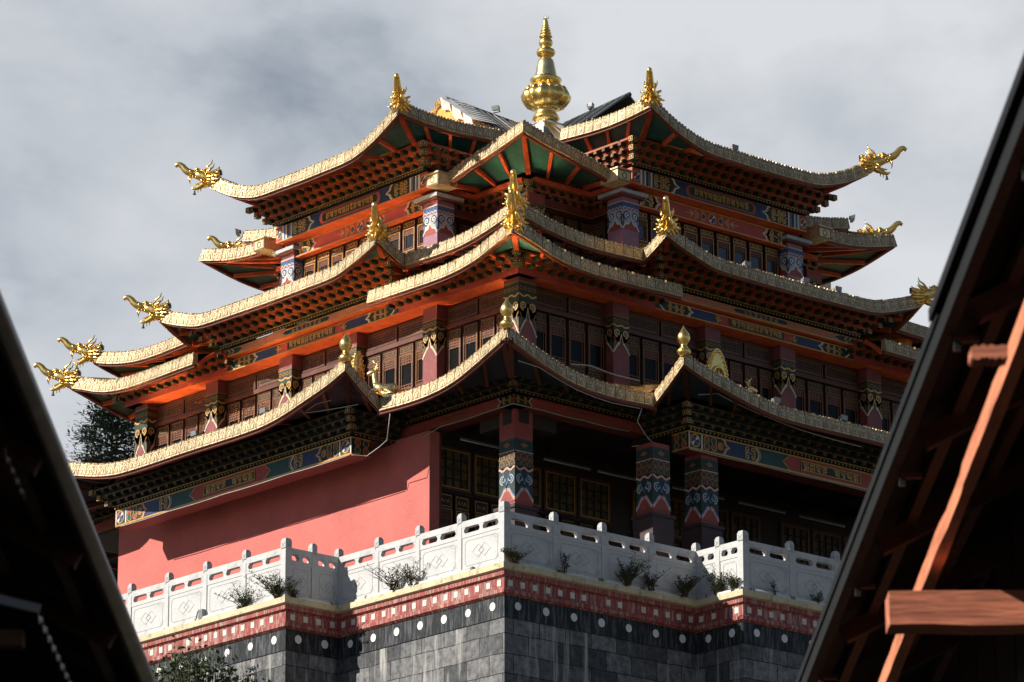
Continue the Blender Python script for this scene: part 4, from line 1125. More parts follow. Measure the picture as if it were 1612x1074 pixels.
# tube lamps under the porch beams
for a, b in (((2.35, DY-.5, 3.62), (3.6, DY-.5, 3.62)), ((4.5, DY-.45, 3.62), (5.7, DY-.45, 3.62)), ((5.9, DY-.45, 3.62), (7.1, DY-.45, 3.62)), ((7.8, 3.9, 3.60), (9.2, 3.9, 3.60)), ((9.6, 3.9, 3.60), (10.9, 3.9, 3.60)), ((11.3, 3.9, 3.6), (12.6, 3.9, 3.6))):
    t_ = MB(); t_.beam(a, b, .035, .02, 'metal_grey'); t_.tube([Vector(a)+Vector((0, 0, -.03)), Vector(b)+Vector((0, 0, -.03))], .011, 'tube_white', 6)
    t_.build('tube_lamp', T)

# ---------------- finial spire at the top
sp = MB()
zt = 12.45
sp.box(C0-.62, C0+.62, C0-.62, C0+.62, zt-.3, zt-.0, 'tarp')
sp.add([(C0-.55, C0-.55, zt), (C0+.55, C0-.55, zt), (C0+.55, C0+.55, zt), (C0-.55, C0+.55, zt), (C0-.24, C0-.24, zt+.36), (C0+.24, C0-.24, zt+.36), (C0+.24, C0+.24, zt+.36), (C0-.24, C0+.24, zt+.36)],
       [[0, 1, 5, 4], [1, 2, 6, 5], [2, 3, 7, 6], [3, 0, 4, 7], [4, 5, 6, 7]], 'tarp')
S = 1/70.7
def zy(py): return 13.0+(181.8-py)/69.2
def spire_lathe(prof, m, n=32, mod=None): sp.lathe([(r, z) for r, z in prof], (C0, C0, 0), m, n, mod)
spire_lathe([(.20, zy(193)), (.30, zy(188)), (.27, zy(183)), (.22, zy(178)), (.25, zy(174)), (.30, zy(172))], 'gold')
pet = lambda i, t: 1+.085*abs(math.sin(7*t))
spire_lathe([(.28, zy(172)), (.40, zy(168)), (.485, zy(160)), (.50, zy(153)), (.46, zy(146)), (.36, zy(142)), (.25, zy(141))], 'gold', 56, pet)
for j in range(14):
    t = 2*PI*(j+.5)/14
    sp.ball((C0+.40*math.cos(t), C0+.40*math.sin(t), zy(146)), .085, 'gold', 8, 6, (1, 1, 1.2))
spire_lathe([(.24, zy(142)), (.25, zy(138)), (.29, zy(134)), (.345, zy(128)), (.34, zy(126)), (.27, zy(124)), (.26, zy(122))], 'gold')
spire_lathe([(.255, zy(124)), (.245, zy(121)), (.215, zy(110)), (.185, zy(100)), (.17, zy(96)), (.13, zy(93)), (.10, zy(91)), (.105, zy(89))], 'gold_pale')
spire_lathe([(.105, zy(90)), (.17, zy(88)), (.20, zy(84)), (.19, zy(80)), (.12, zy(77)), (.10, zy(75)), (.13, zy(73)), (.155, zy(69)), (.14, zy(64)), (.09, zy(61)), (.08, zy(60))], 'gold', 32, lambda i, t: 1+.05*abs(math.sin(6*t)) if 0 < i < 4 else 1)
pr = []
for i, (r, py) in enumerate([(.145, 60), (.125, 55), (.108, 50.5), (.09, 46.5), (.075, 42.5), (.06, 39)]):
    pr += [(r*.72, zy(py)), (r, zy(py-1.2)), (r*.95, zy(py-2.4)), (r*.62, zy(py-3.4))]
spire_lathe(pr, 'gold', 24)
spire_lathe([(.05, zy(37)), (.055, zy(34)), (.02, zy(31)), (.012, zy(27)), (.004, zy(24.5))], 'gold', 10)
for sg in (-1, 1):
    sp.tube([(C0, C0, zy(31)), (C0+sg*.05*RIGHT.x, C0+sg*.05*RIGHT.y, zy(29)), (C0+sg*.07*RIGHT.x, C0+sg*.07*RIGHT.y, zy(26))], [.014, .012, .004], 'gold', 6)
sp.build('spire', T)

# ---------------- ridges of the upper roof: tarpaulined gable on the left wing, dark sheet on the front wing
rg = MB()
def ridge(k, m, o_end, z):
    fr = lambda s, o, zz: Vector((*W(k, s, o), zz))
    for sg in (-1, 1):
        for i in range(8):
            t0, t1 = i/8, (i+1)/8
            rg.face([fr(sg*.02, o_end-.05-(o_end-.65)*t0, z-.12*t0), fr(sg*.02, o_end-.05-(o_end-.65)*t1, z-.12*t1), fr(sg*1.0, o_end-.05-(o_end-.65)*t1, z-.75-.12*t1), fr(sg*1.0, o_end-.05-(o_end-.65)*t0, z-.75-.12*t0)], m)
        for i in range(11):
            o = o_end-.08-(o_end-.7)*i/10.5
            rg.beam(fr(sg*.03, o, z+.02-.01*i), fr(sg*1.0, o, z-.73-.012*i), .05, .04, 'slate' if i % 3 else 'metal_grey')
    rg.tube([fr(0, o_end, z+.02), fr(0, .7, z-.1)], .05, 'slate' if m == 'slate' else 'metal_grey', 8)
ridge(0, 'tarp', 2.80, 12.70); ridge(1, 'slate', 2.65, 12.74); ridge(2, 'slate', 2.7, 12.7); ridge(3, 'slate', 2.7, 12.7)
g0 = lambda s, o, z: Vector((*W(0, s, o), z))
# folded plastic sheet and the yellow boards it half covers
rg.face([g0(-1.0, 2.83, 11.95), g0(1.0, 2.83, 11.95), g0(0, 2.83, 12.66)], 'tarp_yellow')
for i in range(9):
    s0 = 1.05*i/9; s1 = 1.05*(i+1)/9; wob = .05*math.sin(i*2.1)
    rg.add([g0(s0, 2.95+wob, 12.72-.74*s0), g0(s1, 2.95-wob, 12.72-.74*s1), g0(s1+.04, 2.3, 12.76-.74*s1), g0(s0, 2.3, 12.76-.74*s0)], [[0, 1, 2, 3]], 'tarp', True)
    rg.add([g0(-s0, 2.95+wob, 12.72-.74*s0), g0(-s1, 2.95-wob, 12.72-.74*s1), g0(-s1-.04, 2.3, 12.76-.74*s1), g0(-s0, 2.3, 12.76-.74*s0)], [[3, 2, 1, 0]], 'tarp', True)
    rg.add([g0(s0, 2.95+wob, 12.72-.74*s0), g0(s1, 2.95-wob, 12.72-.74*s1), g0(s1, 2.90, 12.50-.74*s1+.06*math.sin(i*1.7)), g0(s0, 2.90, 12.50-.74*s0+.06*math.sin(i*1.7-1.7))], [[3, 2, 1, 0]], 'tarp', True)
rg.build('roof_ridge', R3)

# ---------------- gilded finials of the lower roof
def drop_finial():
    mb = MB()
    mb.lathe([(.10, -.06), (.14, 0), (.15, .05), (.11, .10), (.075, .15), (.065, .19), (.09, .22), (.135, .29), (.145, .36), (.12, .43), (.07, .50), (.03, .56), (.004, .63)], (0, 0, 0), 'gold', 20,
             lambda i, t: 1+.06*abs(math.sin(4*t)) if i in (1, 2) else 1)
    return mb.build('drop_finial')
def place(o, parent, loc, rz=0.0, sc=1.0):
    adopt(o, parent); o.location = loc; o.rotation_euler = (0, 0, rz); o.scale = (sc,)*3
f0 = drop_finial(); first = True
for k in range(4):
    for s, o, z in ((-4.82, 9.28, 4.72), (4.82, 9.28, 4.72), (8.46, 8.46, 4.72)):
        ob = f0 if first else f0.copy()
        if not first: COL.objects.link(ob)
        first = False
        x, y = W(k, s, o); place(ob, R1, (x, y, z), 0, .86)

# ---------------- dragon (makara) heads on the eave tips
def dragon():
    mb = MB(); m = 'gold'; rnd = random.Random(4)
    # skull, then the upper jaw
    mb.tube([(-.16, 0, .06), (-.02, 0, .09), (.10, 0, .14), (.22, 0, .185), (.34, 0, .21)], [.12, .155, .15, .12, .09], m, 14)
    # snout swelling, then the raised trunk with its curled tip
    mb.tube([(.28, 0, .20), (.42, 0, .245), (.52, 0, .29), (.585, 0, .35), (.635, 0, .42), (.70, 0, .47), (.76, 0, .48), (.80, 0, .45), (.78, 0, .41)], [.105, .098, .092, .086, .078, .070, .064, .054, .032], m, 12)
    for i in range(6):
        t = i/5; mb.ball((.50+.14*t, 0, .28+.16*t), .092-.026*t, m, 10, 5, (.42, 1.06, .42))
    for sg in (-1, 1):
        mb.ball((.43, sg*.07, .27), .036, m, 8, 6)                          # nostril
        mb.ball((.25, sg*.105, .255), .045, m, 10, 7)                       # eye
        mb.tube([(.17, sg*.09, .29), (.25, sg*.125, .315), (.34, sg*.10, .285)], [.018, .032, .012], m, 7)   # brow
        mb.tube([(.08, sg*.09, .26), (.0, sg*.13, .37), (-.10, sg*.15, .44), (-.13, sg*.145, .54)], [.032, .028, .02, .005], m, 7)   # horn
        mb.tube([(.03, sg*.14, .18), (-.06, sg*.22, .24), (-.17, sg*.25, .31)], [.028, .036, .006], m, 7)    # ear
        mb.tube([(.42, sg*.065, .17), (.47, sg*.085, .08), (.45, sg*.09, -.02)], [.024, .02, .004], m, 7)  # fang
        for i in range(3): mb.tube([(.22+.07*i, sg*.07, .125+.02*i), (.23+.07*i, sg*.075, .07+.02*i)], [.016, .004], m, 5)
        mb.tube([(.06, sg*.13, .06), (.15, sg*.17, .0), (.10, sg*.2, -.07), (.03, sg*.17, -.05)], [.034, .03, .022, .008], m, 6)
    # dropped lower jaw and its beard
    mb.tube([(.02, 0, -.01), (.14, 0, -.08), (.26, 0, -.145), (.36, 0, -.17), (.42, 0, -.13)], [.08, .07, .05, .036, .012], m, 10)
    mb.tube([(.14, 0, -.02), (.27, 0, -.06), (.35, 0, -.06)], [.035, .03, .008], m, 8)
    for i in range(3): mb.tube([(.18+.07*i, 0, -.15), (.17+.07*i, 0, -.25-.03*(i % 2))], [.024, .004], m, 5)
    # flame mane: two layers of curved locks swept back over the eave
    for ring_, (x0, r0, ln, n) in enumerate(((.02, .13, .12, 13), (-.09, .14, .165, 15))):
        for i in range(n):
            t = 2*PI*(i+.5*ring_)/n+rnd.uniform(-.08, .08); c, s_ = math.cos(t), math.sin(t); l = ln*rnd.uniform(.75, 1.2)
            P = lambda x, r: (x, r*s_, .08+r*c)
            mb.tube([P(x0, r0*.75), P(x0-.05, r0+l*.25), P(x0-.14, r0+l*.45), P(x0-.20, r0+l*.8), P(x0-.19, r0+l)], [.042, .046, .034, .02, .004], m, 6)
    for i in range(4): mb.tube([(.02+.08*i, 0, .26+.008*i), (-.03+.08*i, 0, .35)], [.03, .005], m, 6)
    # socket on the eave tip
    mb.box(-.30, -.10, -.13, .13, -.07, .2, 'trim')
    mb.box(-.34, -.20, -.10, .10, .2, .29, 'slate')
    return mb.build('dragon_head')
def bell():
    mb = MB()
    mb.tube([(0, 0, 0), (0, 0, -.11)], .004, 'slate', 5)
    mb.lathe([(.012, -.10), (.02, -.11), (.026, -.15), (.04, -.19), (.045, -.195)], (0, 0, 0), 'slate', 10)
    return mb.build('bell')
D0, B0 = dragon(), bell(); dfirst = True
def put_dragon(x, y, z, rz, sc=1.0, with_bell=True):
    global dfirst
    d = D0 if dfirst else D0.copy(); b = B0 if dfirst else B0.copy()
    if not dfirst: COL.objects.link(d); COL.objects.link(b)
    dfirst = False
    place(d, T, (x, y, z), rz, sc)
    b.parent = d; b.matrix_parent_inverse = Matrix.Identity(4); b.location = (.33, 0, -.12)
def out_ang(k, s): # outward diagonal at a convex tip of side k
    sg = 1 if s > 0 else -1
    a = Vector(W(k, s, 5))-Vector(W(k, s-sg, 4))
    return math.atan2(a.y, a.x)
for k in range(4):
    for s in (-3.081, 3.081):
        x, y = W(k, s*1.01, 6.62); put_dragon(x, y, 10.82, out_ang(k, s), .84)
    for s in (-3.525, 3.525):
        x, y = W(k, s*1.01, 7.52); put_dragon(x, y, 7.85, out_ang(k, s), .84)
    x, y = W(k, 7.18, 7.18); put_dragon(x, y, 7.26, out_ang(k, 7), .86)
    x, y = W(k, 6.84, 6.84); put_dragon(x, y, 7.82, out_ang(k, 7), .84)

# ================================================================== THINGS ON THE ROOFS
def deer(name, loc, rz, label):
    mb = MB(); m = 'gold_pale'
    mb.box(-.24, .24, -.13, .13, 0, .07, m); mb.box(-.20, .20, -.105, .105, .07, .14, m)
    mb.tube([(-.24, 0, .24), (-.18, 0, .27), (-.04, 0, .26), (.10, 0, .28), (.18, 0, .34)], [.06, .115, .11, .115, .07], m, 12)
    mb.tube([(.13, 0, .31), (.18, 0, .42), (.20, 0, .52), (.19, 0, .60)], [.085, .062, .05, .055], m, 10)
    mb.tube([(.15, 0, .60), (.22, 0, .62), (.30, 0, .59), (.345, 0, .57)], [.045, .058, .04, .024], m, 10)
    for sg in (-1, 1):
        mb.tube([(.16, sg*.04, .64), (.12, sg*.10, .68)], [.022, .006], m, 6)
        mb.tube([(.19, sg*.03, .65), (.17, sg*.06, .75), (.22, sg*.08, .82)], [.014, .012, .005], m, 6); mb.tube([(.175, sg*.055, .73), (.12, sg*.07, .79)], [.011, .004], m, 6)
        mb.tube([(.14, sg*.07, .24), (.26, sg*.085, .22), (.16, sg*.09, .16), (.28, sg*.085, .155)], [.045, .034, .03, .018], m, 8)
        mb.tube([(-.16, sg*.09, .24), (-.04, sg*.12, .21), (-.18, sg*.115, .165), (-.02, sg*.115, .155)], [.065, .048, .03, .018], m, 8)
    mb.tube([(-.25, 0, .26), (-.30, 0, .22)], [.03, .008], m, 6)
    o = mb.build(name); o.location = loc; o.rotation_euler = (0, 0, rz)
    return tag(o, label, 'statue', 'gilded deer on the lower roof')
def wheel(loc, rz, label):
    mb = MB(); m = 'gold'
    fr = frame((0, 0, 0), (0, 1, 0), (0, 0, 1), (1, 0, 0)); n = 28
    def tear(s, t): a = 2*PI*t; r = s*(1+.36*max(0, math.sin(a))**5); return (r*.80*math.cos(a), .42+r*math.sin(a))
    out_ = [tear(.40, i/n) for i in range(n)]
    q = [fr(a, b, -.03) for a, b in out_]+[fr(a, b, .03) for a, b in out_]
    mb.add(q, [list(range(n))[::-1], [n+i for i in range(n)]]+[[i, (i+1) % n, n+(i+1) % n, n+i] for i in range(n)], m)
    for side in (-1, 1):
        mb.tube([fr(.19*math.cos(2*PI*i/20), .40+.19*math.sin(2*PI*i/20), side*.045) for i in range(21)], .026, m, 6)
        for i in range(8):
            t = 2*PI*i/8; mb.tube([fr(0, .40, side*.04), fr(.19*math.cos(t), .40+.19*math.sin(t), side*.04)], .014, m, 6)
        mb.ball(fr(0, .40, side*.04), .05, m, 8, 6)
        for i in range(n):
            a, b = tear(.355, i/n); mb.ball(fr(a, b, side*.035), .034, m, 7, 5)
        mb.disc(fr if side > 0 else (lambda a, b, c=0: fr(-a, b, -c)), 0, .40, .17, .034, 'trim_dark', 16)
    mb.lathe([(.16, -.06), (.17, 0), (.10, .05), (.13, .09)], (0, 0, 0), m, 12)
    o = mb.build('dharma_wheel'); o.location = loc; o.rotation_euler = (0, 0, rz)
    return tag(o, label, 'ornament', 'gilded wheels on the lower roof')
deer('deer_statue', (1.10, 4.70, 4.24), R(130), 'kneeling golden deer at the left valley of the lower roof, beside the left wing peak')
deer('deer_statue', (6.62, .75, 4.10), R(-25), 'golden deer showing only its head above the right wing eave, right of the wheel')
wheel((6.02, .75, 4.42), R(-80), 'golden teardrop wheel standing behind the right wing eave, its spokes facing the front')
wheel((1.2, 5.62, 4.52), R(-52), 'golden wheel seen nearly edge-on behind the left wing peak of the lower roof')

def floodlight(loc, rz, label):
    mb = MB()
    mb.beam((-.06, -.10, 0), (-.06, -.10, .12), .02, .03, 'metal_grey'); mb.beam((-.06, .10, 0), (-.06, .10, .12), .02, .03, 'metal_grey'); mb.box(-.10, .0, -.12, .12, -.02, .01, 'metal_grey')
    q = [(-.10, -.11, .06), (.04, -.13, .03), (.04, .13, .03), (-.10, .11, .06), (-.08, -.11, .14), (.06, -.13, .18), (.06, .13, .18), (-.08, .11, .14)]
    mb.hexa(q, 'metal_grey')
    mb.face([(.047, -.115, .045), (.047, .115, .045), (.064, .115, .165), (.064, -.115, .165)], 'lamp_face')
    for i in range(5): mb.box(-.13, -.085, -.09+.04*i, -.075+.04*i, .06, .14, 'slate')
    o = mb.build('floodlight'); o.scale = (.66,)*3; o.location = loc; o.rotation_euler = (0, 0, rz)
    tag(o, label, 'floodlight', 'floodlights on the eaves')
FL = [((-.22, 8.9, 4.20), 180, 'small floodlight on the left lower eave, the one nearer the far left column'),
      ((-.22, 6.72, 4.20), 180, 'small floodlight on the left lower eave just right of the left wing columns'),
      ((6.63, -.22, 4.20), -90, 'floodlight on the right lower eave, the first past the golden deer'),
      ((8.42, -.22, 4.18), -90, 'floodlight on the right lower eave below the second column, nearer the dark house'),
      ((7.69, 1.6, 7.55), -90, 'white floodlight on the right middle eave under the row of windows'),
      ((9.30, 1.6, 7.55), -90, 'white floodlight on the right middle eave at the foot of the far upper column'),
      ((8.27, 2.5, 10.33), -90, 'flat floodlight lying on the top right eave against the sky'),
      ((13.31, 4.15, 10.35), -40, 'small lamp on the short eave at the far right of the top storey'),
      ((4.15, 13.4, 10.35), 140, 'small lamp on the short eave at the far left of the top storey'),
      ((7.6, 9.02, 12.76), 200, 'dark floodlight on the tarpaulined roof ridge left of the spire'),
      ((9.02, 7.57, 12.76), -60, 'dark floodlight on the slate ridge right of the spire'),
      ((10.2, 1.6, 7.55), -90, 'floodlight on the right middle eave beyond the window row'),
      ((2.1, 10.6, 7.55), 180, 'small lamp sitting on the left middle eave near its dragon end')]
for l, a, t_ in FL: floodlight(l, R(a), t_)

def cable(pts, label, r=.008, sag=.0):
    mb = MB(); out_ = []
    for a, b in zip(pts, pts[1:]):
        for i in range(4):
            t = i/4; p = Vector(a).lerp(Vector(b), t); p.z -= .012*math.sin(PI*t)*((Vector(a)-Vector(b)).length > .8); out_.append(p)
    out_.append(Vector(pts[-1])); mb.tube(out_, r, 'cable', 6)
    o = mb.build('cable'); tag(o, label, 'cable', 'white cables under the eaves')
cable([(.62, 3.95, 3.80), (.55, 3.9, 3.55), (1.0, 4.5, 3.45), (.9, 4.6, 3.32), (1.0, 5.1, 3.26), (.75, 5.25, 3.27)], 'white cable dropping from the left roof valley to the painted beam end')
cable([(1.74, 4.35, 3.60), (1.80, 3.9, 3.73), (1.85, 2.6, 3.755), (1.85, 1.86, 3.76), (2.6, 1.85, 3.76), (3.6, 1.85, 3.75), (4.75, 1.85, 3.75)], 'white cable run along the underside of the porch corner beam')
cable([(3.95, .62, 3.80), (3.9, .7, 3.55), (4.5, 1.1, 3.45), (4.6, 1.0, 3.30), (4.4, 1.4, 3.3)], 'white cable dropping from the right roof valley beside the porch column')
cable([(4.9, .1, 4.12), (5.3, .0, 4.2), (6.2, -.1, 3.98), (7.4, -.12, 3.84), (9.0, -.12, 3.80)], 'white cable slung under the right wing eave')
cable([(5.27, .745, 3.275), (7, .745, 3.275), (9, .745, 3.275), (11, .745, 3.275), (12.7, .745, 3.275)], 'thin white cable along the bottom edge of the right painted beam')
cable([(.745, 5.3, 3.275), (.745, 7.2, 3.275), (.745, 9.2, 3.275), (.745, 11, 3.275), (.745, 12.6, 3.275)], 'thin white cable along the bottom edge of the left painted beam')
cable([(.05, 5.0, 4.16), (.0, 5.4, 4.16), (.02, 5.8, 4.07), (.3, 4.5, 4.02)], 'loose white cable hanging inside the left wing peak')
cable([(1.0, .75, 4.18), (1.4, .62, 4.10), (2.3, .60, 3.84), (3.2, .62, 3.76), (3.9, .62, 3.78)], 'white cable following the right half of the central lower eave')
cable([(4.1, 2.75, 5.15), (4.6, 2.78, 5.22), (5.2, 2.78, 5.16), (5.9, 2.8, 5.17)], 'white cable lying on the lower roof at the foot of the middle storey windows', .014)

# ================================================================== STONE TERRACE
def terrace_path(off):   # plan outline, off = inset from the coping edge
    a = 9.024-off; e = 4.354-off; b = 10.269-off; P_ = []
    for k in range(4): P_ += [W(k, -a, a), W(k, -e, a), W(k, -e, b), W(k, e, b), W(k, e, a)]
    return P_
ter = empty('stone_terrace', (C0, C0, -6))
tag(ter, 'tall grey stone terrace under the temple with a red frieze and white dotted black band', 'terrace')
def band(mb, off0, off1, z0, z1, m, uvm=False):
    P0, P1 = terrace_path(off0), terrace_path(off1); n = len(P0)
    for i in range(n):
        a, b, c, d = P0[i], P0[(i+1) % n], P1[(i+1) % n], P1[i]
        mb.face([(*a, z0), (*b, z0), (*c, z1), (*d, z1)], m)
mb = MB()
band(mb, .06, 0, -.0, .02, 'coping'); band(mb, 0, 0, .02, .13, 'coping'); band(mb, .0, .6, .13, .13, 'coping')
mb.face([(*p, .126) for p in terrace_path(.3)], 'paving')
mb.build('coping', ter)
mb = MB()
band(mb, .06, .06, -.085, 0.0, 'frieze'); band(mb, .12, .06, -.11, -.085, 'frieze'); band(mb, .12, .12, -.31, -.11, 'frieze'); band(mb, .07, .12, -.335, -.31, 'frieze'); band(mb, .07, .07, -.40, -.335, 'frieze'); band(mb, .13, .07, -.44, -.40, 'frieze')
sq = mb
mbb = MB(); band(mbb, .14, .14, -.83, -.44, 'black_band'); dots = mbb
for k in range(2):
    a, e, b = 9.024-.12, 4.354-.12, 10.269-.12
    for A, B in ((W(k, -a, a), W(k, -e, a)), (W(k, -e, a), W(k, -e, b)), (W(k, -e, b), W(k, e, b)), (W(k, e, b), W(k, e, a)), (W(k, e, a), W(k, a, a))):
        fr = RF(A, B); L = math.hypot(A[0]-B[0], A[1]-B[1]); n = max(3, round(L/.285))
        for i in range(n):
            u = L*(i+.5)/n; j = random.uniform(-.012, .012)
            if random.random() < .05: continue
            sq.fbox(fr, u-.05+j, u+.055+j, -.265, -.155, .002, .008, 'frieze_square')
        n = max(2, round(L/.68))
        for i in range(n):
            u = L*(i+.5)/n; ru = random.uniform(.074, .082)
            pts = [(u+ru*math.cos(2*PI*q/20), -.60+ru*math.sin(2*PI*q/20)) for q in range(20)]
            dots.add([fr(x, y, -.012) for x, y in pts], [list(range(20))], 'dot_white')
sq.build('frieze', ter); dots.build('black_band', ter)
mb = MB()
P_ = terrace_path(.16); n = len(P_); me_uv = []
U = 0
for i in range(n):
    a, b = P_[i], P_[(i+1) % n]; L = math.hypot(a[0]-b[0], a[1]-b[1])
    ns = 1
    mb.face([(*a, -6.6), (*b, -6.6), (*b, -.83), (*a, -.83)], 'granite'); me_uv += [(U, -6.6), (U+L, -6.6), (U+L, -.83), (U, -.83)]; U += L
st_o = mb.build('masonry', ter)
uvl = st_o.data.uv_layers.new(name='UVMap')
for i, c in enumerate(me_uv): uvl.data[i].uv = c

# ---- marble balustrade
bal = empty('marble_balustrade', (C0, C0, FZ))
tag(bal, 'carved grey white marble balustrade running round the edge of the stone terrace', 'balustrade')
def post_mesh(hw, top=1.13):
    mb = MB(); 
    mb.box(-hw, hw, -hw, hw, 0, .90, 'marble')
    g = hw*.82; mb.box(-g, g, -g, g, .90, .935, 'marble')
    # bevelled cap block
    c = .02; h = hw*1.12
    z0, z1 = .935, top
    ring0 = [(-h+c, -h+c, z0), (h-c, -h+c, z0), (h-c, h-c, z0), (-h+c, h-c, z0)]; r1 = [(-h, -h, z0+c), (h, -h, z0+c), (h, h, z0+c), (-h, h, z0+c)]
    r2 = [(-h, -h, z1-.05), (h, -h, z1-.05), (h, h, z1-.05), (-h, h, z1-.05)]; r3 = [(-h+.022, -h+.022, z1), (h-.022, -h+.022, z1), (h-.022, h-.022, z1), (-h+.022, h-.022, z1)]
    fs = [[3, 2, 1, 0], [12, 13, 14, 15]]
    for a in range(3):
        for j in range(4): fs.append([a*4+j, a*4+(j+1) % 4, (a+1)*4+(j+1) % 4, (a+1)*4+j])
    mb.add(ring0+r1+r2+r3, fs, 'marble')
    for fr in (frame((0, -h, .93), (1, 0, 0), (0, 0, 1), (0, -1, 0)), frame((-h, 0, .93), (0, -1, 0), (0, 0, 1), (-1, 0, 0))):
        mb.stroke(fr, [(-h*.6, .04), (0, .09), (h*.6, .04)], .012, .004, 'carve'); mb.stroke(fr, [(-h*.6, .12), (0, .07), (h*.6, .12)], .012, .004, 'carve')
    return mb
def panel_mesh(L):
    """balustrade panel between posts, length L along +x, front towards -y"""
    mb = MB(); fr = frame((0, 0, 0), (1, 0, 0), (0, 0, 1), (0, -1, 0)); m = 'marble'
    mb.fbox(fr, 0, L, .0, .06, -.07, .07, m); mb.fbox(fr, 0, L, .06, .66, -.04, .035, m)
    mb.fbox(fr, 0, L, .66, .735, -.045, .045, m)
    mb.fbox(fr, 0, L, .85, .965, -.05, .05, m)
    # pierced strip: blocks and vase between slots with rounded ends
    def vase(c, hw):
        prof = [(hw*1.3, .735), (hw*.8, .76), (hw*.7, .79), (hw*1.0, .82), (hw*1.5, .85)]
        pts = [(c-a, b) for a, b in prof]+[(c+a, b) for a, b in prof[::-1]]; n = len(pts)
        q = [fr(a, b, .045) for a, b in pts]+[fr(a, b, -.045) for a, b in pts]
        mb.add(q, [list(range(n))[::-1], [n+i for i in range(n)]]+[[i, (i+1) % n, n+(i+1) % n, n+i] for i in range(n)], m)
    vase(L/2, .055)
    for c, s in ((0, 1), (L, -1)):
        e = min(.10, L*.14); pts = [(c, .735), (c+s*e, .735), (c+s*e*.7, .76), (c+s*e*.6, .79), (c+s*e*.8, .825), (c+s*e*1.1, .85), (c, .85)]; n = len(pts)
        q = [fr(a, b, .045) for a, b in pts]+[fr(a, b, -.045) for a, b in pts]
        mb.add(q, [list(range(n))[::-1], [n+i for i in range(n)]]+[[i, (i+1) % n, n+(i+1) % n, n+i] for i in range(n)], m)
    # carved panel border and interlocked lozenges, drawn as thin darker strokes
    mar = .09
    cc = .05; a0, a1, b0, b1 = mar, L-mar, .13, .59
    for side in (1, -1):
        f2 = fr if side > 0 else (lambda a, b, c=0: fr(a, b, -c-.005))
        off = .039
        mb.stroke(f2, [(a0+cc, b0), (a1-cc, b0), (a1, b0+cc), (a1, b1-cc), (a1-cc, b1), (a0+cc, b1), (a0, b1-cc), (a0, b0+cc)], .010, off, 'carve', True)
        cu, cv = L/2, .36; sx, sy = min(.16, L*.17), .12
        for du in (-sx*.55, sx*.55):
            mb.stroke(f2, [(cu+du-sx, cv), (cu+du, cv-sy), (cu+du+sx, cv), (cu+du, cv+sy)], .012, off, 'carve', True)
        mb.stroke(f2, [(cu-sx*.5, cv), (cu, cv-sy*.5), (cu+sx*.5, cv), (cu, cv+sy*.5)], .010, off, 'carve', True)
    return mb
PM, PC = {}, {}
def put_copy(cache, key, maker, name, loc, rz):
    if key not in cache:
        o = maker().build(name); cache[key] = o
    else:
        o = cache[key].copy(); COL.objects.link(o)
    adopt(o, bal); o.location = loc; o.rotation_euler = (0, 0, rz)
posts_done = set()
for k in range(4):
    IN = .15
    a, e, b = 9.024-IN, 4.354-IN-.02, 10.269-IN
    runs = [((-a, a), (-e, a), 4), ((-e, a), (-e, b), 2), ((-e, b), (e, b), 7), ((e, b), (e, a), 2), ((e, a), (a, a), 4)]
    for p, q, n in runs:
        A, B = Vector(W(k, *p)), Vector(W(k, *q)); d = (B-A); rz = math.atan2(d.y, d.x); L = d.length/n
        for i in range(n+1):
            pt = A+d*i/n; key = (round(pt.x, 2), round(pt.y, 2))
            if key not in posts_done:
                posts_done.add(key)
                big = i in (0, n) and abs(abs(p[0] if i == 0 else q[0])-abs(p[1] if i == 0 else q[1])) < .02 or (i in (0, n) and (p if i == 0 else q)[1] == b)
                hw = .066 if big else .054
                put_copy(PC, hw, lambda hw=hw: post_mesh(hw, 1.135), 'baluster_post', (pt.x, pt.y, FZ), 0)
            if i < n:
                u = A+d*(i/n); dd = d.normalized()*.05; g = .10
                put_copy(PM, round(L-g, 3), lambda LL=L-g: panel_mesh(LL), 'carved_panel', (u.x+dd.x, u.y+dd.y, FZ), rz)

# ---- tube lamps lying along the coping
def coping_tube(a, b, label):
    mb = MB(); a = Vector(a); b = Vector(b)
    mb.tube([a, b], .026, 'tube_white', 8); d = (b-a).normalized()
    mb.beam(a-Vector((0, 0, .018)), b-Vector((0, 0, .018)), .06, .02, 'tube_white'); mb.beam(a-d*.02, a+d*.03, .06, .06, 'metal_grey'); mb.beam(b-d*.03, b+d*.02, .06, .06, 'metal_grey')
    o = mb.build('tube_lamp'); tag(o, label, 'tube lamp', 'tube lamps lying along the terrace coping')
zt_ = .165
CTB = [(.12+.9*i, ) for i in range(5)]
names = ['first from the near corner', 'second from the near corner', 'third, in front of the tall weeds', 'fourth, just short of the recess']
for i in range(4):
    coping_tube((.35+1.02*i, .05, zt_), (1.30+1.02*i, .05, zt_), 'tube lamp on the right coping ledge, '+names[i])
coping_tube((4.73, -.25, zt_), (4.73, -1.15, zt_), 'white tube lamp on the short sunlit return of the right coping')
coping_tube((4.95, -1.2, zt_), (5.95, -1.2, zt_), 'white tube lamp on the right projecting coping, starting at its corner')
coping_tube((6.0, -1.2, zt_), (7.0, -1.2, zt_), 'white tube lamp on the right projecting coping, the one nearer the dark house')
coping_tube((-.95, 4.72, zt_), (-.12, 4.72, zt_), 'grey tube lamp on the shaded return of the left coping')
coping_tube((.05, 2.9, zt_), (.05, 3.9, zt_), 'white tube lamp on the sunlit left coping right of the recess')
coping_tube((.05, .9, zt_), (.05, 2.4, zt_), 'long white tube lamp on the sunlit left coping near the centre corner')
coping_tube((-1.2, 6.1, zt_), (-1.2, 7.4, zt_), 'white tube lamp on the left projecting coping between two tufts of weeds')
